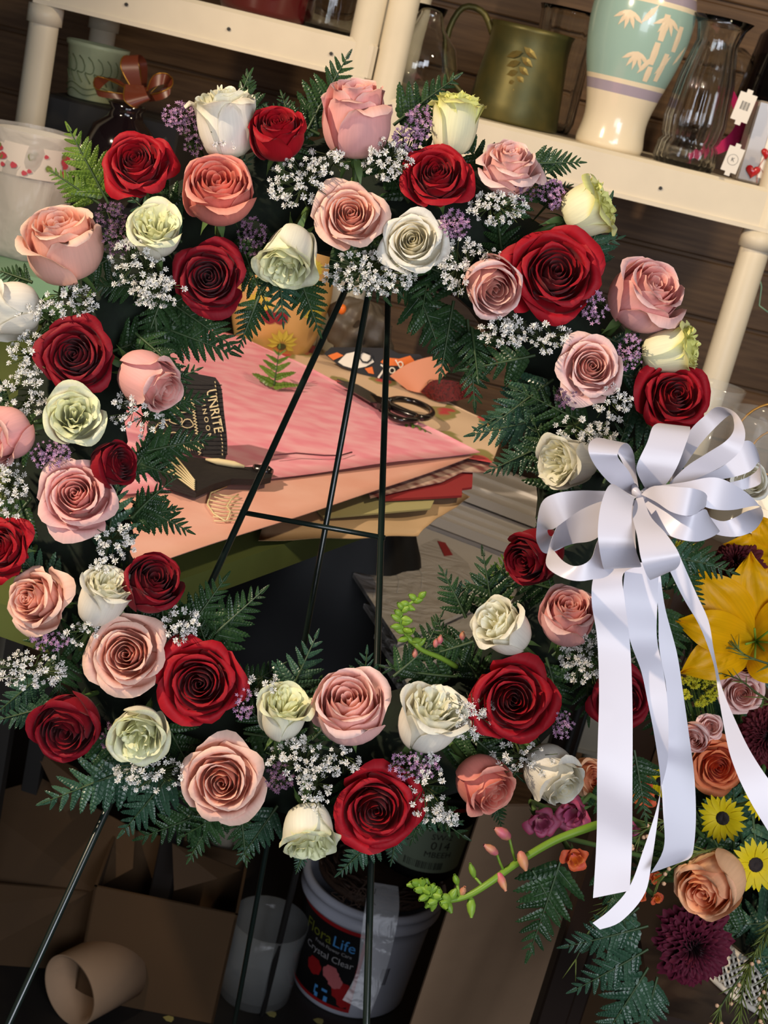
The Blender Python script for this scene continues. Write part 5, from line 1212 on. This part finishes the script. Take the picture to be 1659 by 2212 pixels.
for k, (x, y) in enumerate(((588, 2190), (366, 2200), (690, 2205))):
    c = on_z(x, y, .002); s_ = .008; tag(partw('leaf_scrap', *slabpoly([c+Vector((s_*math.cos(a)*(1+.5*(i % 2)), s_*math.sin(a), 0)) for i, a in enumerate(np.linspace(0, 5.2, 6))], .001), MT['leaflet'], None, False), ['pale leaf scrap on the floor below the glass vase', 'leaf scrap on the floor right of the cardboard tube', 'leaf scrap on the floor at the foot of the white pail'][k], 'leaf', 'scraps on the floor')
# crumpled clear film and dry grass hanging down the pail front
st = strip([(800,1905,860,1915,.02),(790,1950,862,1965,-.01),(780,2020,850,2035,-.02),(770,2100,830,2110,-.02),(740,2160,800,2190,-.03)], MT['film'], None, 'clear_film', conv=idc, nu=7, dbase=2.36, thick=.0004)
tag(st, 'crumpled clear film hanging down the front of the white pail', 'film')
rnd = random.Random(9); pc = []
for k in range(14):
    x, y = rnd.uniform(750, 790), rnd.uniform(1915, 1960); pts = []
    for q in range(6): pts.append(P(x, y, 2.33+rnd.uniform(-.004, .004))); x += rnd.uniform(-14, 14); y += rnd.uniform(-12, 14)
    pc.append(tube([Vector(q) for q in cr([tuple(p) for p in pts], 16)], .0006, 4))
tag(partw('dry_grass_tuft', *join(*pc), MT['twigs']), 'tuft of tangled dry fibres on the white pail rim', 'fibre')

# ------------------------------------------------------------------ snapdragon stems
def bud(c, dirv, L_, w_, mats, parent, foot=None):
    fr = frame(c, dirv)
    if foot is not None: V, Fc = tube([foot, foot.lerp(c, .6)+dirv*.001, c+dirv*.001], .0011, 6); partw('pedicel', V, Fc, MT['bud_green'], parent)
    V, Fc = lathe([(.001, 0), (w_*.7, L_*.12), (w_, L_*.4), (w_*.8, L_*.7), (w_*.35, L_*.93), (.001, L_)], 9)
    V = [fr @ Vector((x*(1+.12*math.sin(3*math.atan2(y, x+1e-6))), y, z)) for x, y, z in V]; partw('bud', V, Fc, mats, parent)
    pc = []
    for k in range(4):
        a = k*1.57; lv, lf = small_leaf(L_*.6, w_*1.2, -.3); m_ = fr @ Matrix.Rotation(a, 4, 'Z') @ Matrix.Rotation(-1.15, 4, 'Y'); pc.append(([m_ @ Vector(v) for v in lv], lf))
    partw('calyx', *join(*pc), MT['bud_green'], parent)
MT['budpink'] = simple('rose pink bud', srgb(190,92,108), .5, col2=srgb(196,140,96), nscale=90)
sd = thing('snapdragon', 'long green snapdragon stem with pink buds crossing the cardboard sheet', 'flower', T(P(1290, 1790, 1.04)))
pts = cr([(1330,1765,1.06),(1285,1783,1.03),(1200,1815,1.02),(1120,1862,1.01),(1060,1905,1.0),(1010,1935,1.0),(960,1945,1.0),(925,1930,1.0),(905,1905,1.0)], 40)
V, Fc = tube([P(*q) for q in pts], [.0034*(1-.5*i/39) for i in range(40)], 9); partw('stem', V, Fc, MT['bud_green'], sd)
for (x, y, dx, dy, L_, w_, mk) in ((1085,1800,-.7,.5,46,15,'budpink'),(1060,1835,-.8,.6,40,12,'budpink'),(1130,1860,.3,-1,44,14,'budpink'),(1020,1880,-.3,1,36,9,'bud_green'),(1085,1905,.4,-1,42,11,'budpink'),(1018,1960,0,-1,44,12,'bud_green'),(1000,1925,.2,.6,26,9,'budpink'),(985,1900,-.3,1,26,9,'bud_green')):
    dv_ = Dv(dx, dy, .3); L_ *= 1.0; w_ *= .85; c_ = P(x, y, 1.0)-dv_*(L_*.5/3000); ft = min((P(*q_) for q_ in pts), key=lambda v_: (v_-c_).length); bud(c_, dv_, L_/3000, w_/3000, MT[mk], sd, ft)
rnd = random.Random(1)
for k in range(26):
    i = 28+int(k*11/25); q = P(*pts[min(i, 39)]); dv_ = Dv(rnd.uniform(-1, 1), rnd.uniform(-1, 1), rnd.uniform(0, 1)); bud(q, dv_, 30/3000, 10/3000, MT['bud_green'], sd)
sd2 = thing('snapdragon', 'short curled green snapdragon tip beside the film sleeves', 'flower', T(P(955, 1420, 1.05)))
pts2 = cr([(985,1440,1.07),(950,1420,1.05),(910,1403,1.04),(880,1375,1.035),(866,1345,1.03),(872,1315,1.03),(905,1292,1.03)], 30)
V, Fc = tube([P(*q) for q in pts2], [.0022*(1-.5*i/29) for i in range(30)], 7); partw('stem', V, Fc, MT['bud_green'], sd2)
for k in range(20):
    i = 10+k; q = P(*pts2[min(i, 29)]); side = 1 if k % 2 else -1; dv_ = Dv(side*rnd.uniform(.5, 1), rnd.uniform(-.2, .9), rnd.uniform(.1, .6)); bud(q, dv_, (27 if i < 22 else 22)/3000, 8/3000, MT['bud_green'], sd2)
for (x, y) in ((895, 1410), (940, 1388), (950, 1380), (998, 1372)): bud(P(x, y+10, 1.04), Dv(.1, 1, .3), 20/3000, 7/3000, MT['budpink'], sd2)

# ------------------------------------------------------------------ the basket arrangement on the right
DA = 1.26; AC = P(1600, 1900, 1.42)
MT['wicker'] = simple('white lattice plastic', srgb(206,198,184), .5); MT['darkwood'] = simple('dark wood stand', srgb(48,34,26), .5)
bc = P(1712, 2060, 1.46); zb = P(1600, 2150, 1.40).z
bk = thing('lattice_basket', 'white lattice basket holding the orange and yellow arrangement', 'basket', T(Vector((bc.x, bc.y, zb))))
hB = .045; RB = .105
for z in (0.002, hB):
    V, Fc = tube([(RB*math.cos(a), RB*math.sin(a), z) for a in np.linspace(0, 6.2832, 60)], .0032, 8, False); part('rim', V, Fc, MT['wicker'], bk)
for k in range(84):
    for sgn in (1, -1):
        a = 2*math.pi*k/84; V, Fc = tube([(RB*math.cos(a+sgn*q*.35), RB*math.sin(a+sgn*q*.35), hB*q) for q in np.linspace(0, 1, 5)], .0017, 4); part('strand', V, Fc, MT['wicker'], bk)
lathed('liner', [(.001, .004), (RB-.008, .004), (RB-.006, hB-.006), (RB-.012, hB-.006), (.001, .02)], MT['greycloth'], bk)
slab('stand', bc.x-.16, bc.x+.30, bc.y-.13, bc.y+.35, zb-.09, zb-.001, MT['darkwood'], None).name = 'wooden_stand'
ws = bpy.data.objects['wooden_stand']; tag(ws, 'dark wooden stand under the white lattice basket at the lower right', 'stand')
for dx, dy in ((-.13, -.10), (.27, -.10), (-.13, .32), (.27, .32)):
    V, Fc = box(bc.x+dx-.02, bc.x+dx+.02, bc.y+dy-.02, bc.y+dy+.02, 0, zb-.09, .003); partw('leg', V, Fc, MT['darkwood'], ws, False)
# floral foam and inner greenery
V, Fc = lathe([(.001, 0), (.09, .0), (.10, .10), (.085, .22), (.05, .30), (.001, .31)], 24); o = partw('foam_block', [Vector(v)+Vector((bc.x, bc.y+.01, zb+.02)) for v in V], Fc, MT['foam']); tag(o, 'dark green floral foam inside the lattice basket', 'foam')
rr = random.Random(21)
for k in range(40):
    px = rr.uniform(1400, 1690); py = rr.uniform(1230, 2080)
    if px < 1400+(2080-py)*.0: continue
    spots = (((1550,1655),'behind the bright orange open rose'),((1540,1908),'behind the apricot rose under the daisies'),((1610,1465),'behind the two pink spray roses'),((1520,1580),'beside the tiny pink spray rose'),((1497,2042),'around the burgundy carnation'),((1470,1370),'left of the large yellow lily'),((1660,1590),'behind the right maroon carnation'),((1565,1767),'behind the small yellow daisy'),((1410,1760),'between the ribbon tails'),((1640,2000),'above the lattice basket'),((1600,1260),'behind the yellow lilies'))
    an = rr.uniform(0, 360); frond(px, py, an, rr.uniform(120, 180), 'dark fern frond in the basket '+min(spots, key=lambda q: (q[0][0]-px)**2+(q[0][1]-py)**2)[1], rr.choice(['fern', 'fernblue']), d=DA+.06+rr.uniform(0, .07), tilt=rr.uniform(-.1, .3), pairs=6, group='fern filling the basket arrangement', seed=900+k, wid=.5)
for px, py, an, L_, lab, mt, dd in (
 (1215,1845,-108,240,'open fern frond hanging over the cardboard sheet','fern',1.16),(1300,1860,-70,150,'fern frond right of the orange snapdragon','fern',1.18),
 (1400,2000,-165,190,'blue green fern pointing left under the ribbon tail','fernblue',1.2),(1400,2050,-150,190,'blue green fern over the cardboard edge','fernblue',1.2),
 (1400,2090,-122,210,'blue green fern reaching down at the lower right','fernblue',1.2),(1420,2110,-105,160,'blue green fern tip at the bottom edge below the burgundy carnation','fernblue',1.21),
 (1380,1960,-140,150,'frosty fern behind the narrow ribbon tail end','fernblue',1.22),(1440,1190,-18,160,'fern frond right below the bow loops','fern',1.14),
 (1460,1220,-60,120,'fern frond above the yellow lily petals','fern',1.14),(1430,1300,-80,170,'dark fern between the ribbon tails and the lily','fern',1.2),
 (1150,1880,-60,120,'little fern below the mauve snapdragon','fern',1.16),(1370,1620,-80,160,'fern between the two ribbon tails','fern',1.16),(1290,1680,-60,150,'fern behind the long ribbon tail','fern',1.17)):
    frond(px, py, an, L_, lab, mt, d=dd, tilt=.05, pairs=8, wid=.40)
def bl(kd, mt, cx, cy, W_, ax, ay, az, lab, H=None, d=DA, name='rose', grp=None): return rose(kd, MT[mt], cx, cy, W_, ax, ay, az, lab, H=H, d=d, group=grp, name=name, stem_to=AC, cat='flower')
GA = 'blooms in the basket arrangement'
bl('open','orange',1550,1655,126,-.05,-.05,1,'bright orange open rose in the basket beside the ribbon tail',grp=GA)
bl('cup','apricot',1540,1908,138,-.62,-.25,.75,'apricot rose in the basket turned left below the daisies',1.9,grp=GA,d=1.19)
bl('cup','apricot',1268,1682,84,.5,.2,.7,'apricot rose half hidden behind the long ribbon tail',1.4,d=1.19,grp=GA)
bl('open','blush',1612,1435,96,-.4,.1,.9,'small pale pink spray rose under the yellow lily',grp=GA); bl('open','blush',1603,1497,100,-.1,-.1,1,'small pink spray rose crossed by thin twigs',grp=GA)
bl('open','blush',1535,1570,62,.1,.1,1,'tiny pink spray rose above the orange rose',grp=GA); bl('cup','blush',1503,1592,66,-.4,-.2,.8,'tiny pale spray rose left above the orange rose',1.5,grp=GA)
bl('carnation','burgundy',1497,2042,176,-.05,-.05,1,'large burgundy carnation at the bottom of the basket',name='carnation',d=1.22,grp=GA)
bl('carnation','maroon',1590,1218,116,-.3,.4,.7,'dark maroon carnation above the yellow lily',name='carnation',d=1.28,grp=GA); bl('carnation','maroon',1660,1590,130,-.3,.1,.9,'dark maroon carnation cut by the right frame edge',name='carnation',grp=GA)
GS = 'snapdragon blossoms at the lower right'
for cx, cy, W_, mt, lab, dd in ((1168,1775,74,'mauve','mauve snapdragon blossom above the pink bud',1.08),(1238,1755,88,'mauve','plum snapdragon blossom left of the long ribbon tail',1.12),(1240,1852,62,'snaporange','orange snapdragon blossom hanging below the green stem',1.08),(1385,1712,70,'snaporange','orange yellow snapdragon blossom between the ribbon tails',1.2),
    (1350,1790,56,'mauve','plum snapdragon blossom between the ribbon tails',1.22),(1415,1895,34,'snaporange','small coral blossom under the cut ribbon tail',1.22),(1418,1940,30,'snaporange','small coral bloom above the burgundy carnation',1.22),(1385,1935,28,'snaporange','smallest rusty blossom left of the coral bloom',1.22),(1350,1650,60,'snaporange','rust orange blossom high between the ribbon tails',1.23),(1640,1165,60,'apricot','peach petal cluster beside the heart cup',1.30)):
    bl('snap', mt, cx, cy, W_, random.Random(cx).uniform(-.5, .5), -.2, .85, lab, d=dd, name='snapdragon_blossom', grp=GS)
# lily
def lily(cx, cy, d_, tips, label, wd=100):
    c = P(cx, cy, d_); t = thing('lily', label, 'flower', frame(c, Dv(-.1, 0, 1)), 'yellow lilies in the basket')
    for i, (tx, ty, ww, lift) in enumerate(tips):
        nu, nv = 9, 14; V = []; UVc = []
        for j in range(nv):
            s = j/(nv-1)
            wv = 1.18*ww*(math.sin(math.pi*min(1, s*.86+.08))**.8)*(1-s**6)*.5
            for k in range(nu):
                u = k/(nu-1)*2-1; dx, dy = tx-cx, ty-cy; L_ = math.hypot(dx, dy); nx, ny = -dy/L_, dx/L_
                dep = d_-lift*math.sin(s*2.5)*.05+ (i % 2)*.004+abs(u)*.006*(1-s)-.006*math.exp(-(u/.18)**2)*(-1)+.003*math.sin(s*14+u*5)*s
                V.append(P(cx+dx*s+nx*wv*u+ww*.10*math.sin(s*3+i)*s, cy+dy*s+ny*wv*u, dep)); UVc.append((u*.5+.5+i, .15+.8*s))
        off = len(V); partw('petal', V, grid_faces(nu, nv), MT['lily'], t, uv=UVc, layer=.5)
    for k in range(6):
        a = k*1.05; V, Fc = tube([c, c+Dv(math.cos(a)*.6, math.sin(a)*.6, 1)*.03], .0010, 5); partw('stamen', V, Fc, MT['bud_green'], t)
    V, Fc = tube([c+FWD*.004, c.lerp(AC, .5), AC], .003, 7); partw('stem', V, Fc, MT['stem'], t)
    return t
lily(1632, 1385, DA-.02, ((1452,1340,78,1),(1500,1225,92,.6),(1475,1455,86,.7),(1625,1190,96,.5),(1770,1300,96,.6),(1700,1480,90,.8)), 'large yellow lily with wide open petals at the right edge')
lily(1680, 1200, DA+.05, ((1560,1175,60,.6),(1590,1290,70,.4),(1640,1110,60,.6),(1790,1180,70,.5),(1720,1310,70,.5)), 'second yellow lily partly hidden under the bow loops')
# daisies
MT['disc'] = simple('dark brown daisy centre', srgb(30,18,16), .8, bump=1.0, nscale=200)
def daisy(cx, cy, r, ax, ay, az, label, d_=DA-.02):
    m4 = frame(P(cx, cy, d_), Dv(ax, ay, az)); t = thing('daisy', label, 'flower', m4, 'yellow daisies in the basket'); R = r*d_/F_PX; rnd = random.Random(cx)
    for k in range(22):
        a = k*6.283/22+rnd.uniform(-.06, .06); L_ = R*rnd.uniform(.9, 1.06); V = []; UVc = []
        for j in range(6):
            s = j/5; wv = R*.125*math.sin(math.pi*min(1, s*.8+.15))**.6*(1-s**8*.75)
            for i in (-1, 0, 1): V.append((R*.25+(L_-R*.25)*s, i*wv, R*(.10+.12*math.sin(s*2.5))-abs(i)*-R*.02+(k % 2)*R*.03)); UVc.append((i*.5+.5, .3+s*.6))
        ca, sa = math.cos(a), math.sin(a); part('petal', [(x*ca-y*sa, x*sa+y*ca, z) for x, y, z in V], grid_faces(3, 6), MT['daisy'], t, uv=UVc, layer=.5)
    lathed('disc', [(R*.30, 0), (R*.33, R*.10), (R*.24, R*.2), (R*.1, R*.18), (.0001, R*.15)], MT['disc'], t, 20)
    V, Fc = tube([P(cx, cy, d_)-Dv(ax, ay, az)*.001, P(cx, cy, d_)-Dv(ax, ay, az)*.03, P(cx, cy, d_).lerp(AC, .6)], .0016, 6); partw('stem', V, Fc, MT['stem'], t); return t
daisy(1563, 1767, 52, -.45, .1, .85, 'small yellow daisy turned left above the apricot rose'); daisy(1630, 1866, 57, .05, 0, 1, 'large yellow daisy with dark centre over the apricot rose', DA-.06)
daisy(1632, 1730, 44, .5, .3, .7, 'yellow daisy half hidden under the right ribbon tail'); daisy(1428, 1688, 34, -.6, .1, .6, 'tiny yellow daisy behind the folded ribbon tail')
for cx, cy, rx, ry, n, rt_ in ((1510,1470,44,18,90,.1),(1530,1505,34,12,60,-.6),(1478,1500,18,10,26,.2),(1480,1180,26,12,30,.3)):
    lilac(cx, cy, rx, ry, n, ['goldenrod spray below the yellow lily','goldenrod tip slanting down beside the thin ribbon tail','small goldenrod tuft next to the ribbon tail','goldenrod bit directly under the bow'][(1510,1530,1478,1480).index(cx)], rot=rt_, d=DA-.02, mat='goldenrod', name='goldenrod_sprig', grp='goldenrod sprigs in the basket', stemmat='stem', root=AC, size=4.0)
# feathery tea tree sprays
MT['needle'] = simple('yellow green needles', srgb(104,116,50), .6); MT['peachbud'] = simple('tiny peach bud', srgb(226,180,140), .5)
def spray(path, label, seed, d_=1.2, n=60, buds=6):
    rnd = random.Random(seed); A = cr([(x, y, d_+rnd.uniform(-.01, .01)) for x, y in path], 24); t = thing('tea_tree_sprig', label, 'foliage', T(P(*A[0])), 'feathery sprigs in the basket')
    V, Fc = tube([P(*q) for q in A], [.0013-.0009*i/23 for i in range(24)], 5); partw('stem', V, Fc, MT['twig'], t); pc = []
    for k in range(n):
        i = rnd.randrange(2, 24); q = P(*A[i]); tg = (P(*A[min(23, i)])-P(*A[i-1])).normalized(); dv_ = (tg+Dv(rnd.uniform(-1, 1), rnd.uniform(-1, 1), rnd.uniform(-.3, .8))*.8).normalized(); L_ = rnd.uniform(.008, .018); pc.append(tube([q, q+dv_*L_*.5+tg*.002, q+dv_*L_+tg*.004], [.0007, .0006, .0001], 4))
    o = partw('needles', *join(*pc), MT['needle'], t); o['kind'] = 'stuff'
    for k in range(buds):
        i = rnd.randrange(8, 24); q = P(*A[i])+Dv(rnd.uniform(-1, 1), rnd.uniform(-1, 1), .6)*.006; V, Fc = lathe([(.0001, -.002), (.0018, -.001), (.002, .0008), (.0001, .002)], 8); partw('bud', [q+Vector(v) for v in V], Fc, MT['peachbud'], t)
spray([(1690,1960),(1640,2040),(1610,2110),(1598,2200),(1590,2260)], 'feathery yellow green sprig hanging over the lattice basket', 1, n=130, buds=5)
spray([(1700,2040),(1660,2110),(1640,2190),(1630,2260)], 'feathery sprig at the bottom right corner', 2, n=90); spray([(1600,2110),(1560,2170),(1540,2230)], 'thin sprig with peach buds below the lattice basket', 3, n=24, buds=8)
spray([(1560,1830),(1490,1850),(1440,1885),(1420,1900)], 'thin sprig left of the apricot rose', 4, n=26); spray([(1380,1880),(1340,1930),(1290,1985),(1240,2080)], 'dry yellow sprig hanging beside the long ribbon tail', 5, n=18, buds=0); spray([(1450,1770),(1400,1790),(1350,1830)], 'sprig crossing behind the narrow ribbon tail', 6, n=40)
spray([(1680,1440),(1620,1420),(1590,1400)], 'twig crossing the pale spray rose', 7, d_=1.2, n=14, buds=0); spray([(1690,1530),(1640,1500),(1600,1470),(1560,1455)], 'bare twig crossing the pink spray rose', 8, d_=1.2, n=12, buds=0)

# ------------------------------------------------------------------ glassware, hoop and heart cup behind the bow
cs = P(1600, 1180, 1.75); slab('rc', cs.x-.10, cs.x+.5, cs.y-.12, cs.y+.45, cs.z-.03, cs.z, MT['darkwood'], None).name = 'side_counter'
sc2 = bpy.data.objects['side_counter']; tag(sc2, 'dark side counter behind the bow carrying cups and glasses', 'counter')
for dx, dy in ((-.07, -.09), (.47, -.09), (-.07, .42), (.47, .42)):
    V, Fc = box(cs.x+dx-.02, cs.x+dx+.02, cs.y+dy-.02, cs.y+dy+.02, 0, cs.z-.03, .003); partw('leg', V, Fc, MT['darkwood'], sc2, False)
def clearcup(px, py, d_, r, label, name='glass_cup'):
    top = P(px, py, d_); h = top.z-cs.z; o = thing(name, label, 'glass', T(Vector((top.x, top.y, cs.z+.0005))))
    lathed('body', [(.0008, 0), (r*.7, 0), (r*.74, .006), (r*.95, h*.9), (r*1.02, h), (r*.97, h), (r*.90, h*.9), (r*.70, .012), (.0008, .01)], MT['thin'], o, 48); return o
clearcup(1552, 832, 1.80, .036, 'clear tumbler rising behind the bow in front of the shelf post'); clearcup(1668, 900, 1.72, .05, 'wide clear glass at the right edge above the bow')
MT['brasswire'] = simple('brass wire', srgb(176,130,60), .35, metal=.7); c = P(1675, 980, 1.72)
V, Fc = tube([c+RT*(.055*math.cos(a))+UP*(.062*math.sin(a)) for a in np.linspace(0, 6.283, 40)], .0016, 6, False); V2, F2 = tube([c+RT*(.040*math.cos(a)+.01)+UP*(.030*math.sin(a)) for a in np.linspace(0, 6.283, 40)], .0014, 6, False)
V3, F3 = tube([c-UP*.062, Vector(((c-UP*.062).x, (c-UP*.062).y, cs.z+.001))], .0016, 6)
tag(partw('brass_hoop', *join((V, Fc), (V2, F2), (V3, F3)), MT['brasswire']), 'thin brass wire hoop stand at the right edge above the bow', 'hoop')
hc = P(1672, 1165, 1.60); hcp = thing('heart_cup', 'white cup printed with red and pink hearts at the right edge', 'cup', T(Vector((hc.x+.01, hc.y, cs.z-.0)) if False else T(hc).translation))
rC = .045; lathed('body', [(.001, -.09), (rC*.8, -.09), (rC, .04), (rC*.95, .04), (rC*.75, -.08), (.001, -.08)], MT['white'], hcp)
for k, (a, z, mt) in enumerate(((-.75, .010, 'heart'), (-.65, -.012, 'labelpink'), (-.3, .02, 'labelpink'), (-.25, -.03, 'heart'), (.1, .0, 'heart'), (-.7, -.04, 'heart'), (-.85, -.07, 'labelpink'), (.5, .015, 'labelpink'), (-.1, -.06, 'heart'))):
    V, Fc = heart(.006, .001); rz_ = rC*(.9+.1*(z+.03)/.09)+.0004; part('printed_heart', [((rz_-y_*1.0)*math.sin(a+x_/rC), -(rz_-y_)*math.cos(a+x_/rC), z+z_) for x_, y_, z_ in [(v[0], v[1], v[2]) for v in V]], Fc, MT[mt], hcp, False)
V, Fc = box(hc.x-.06, hc.x+.08, hc.y-.06, hc.y+.028, hc.z-.115, hc.z-.091, .002); tag(partw('cup_shelf', V, Fc, MT['darkwood'], None, False), 'small dark ledge of the side counter under the heart cup', 'ledge')
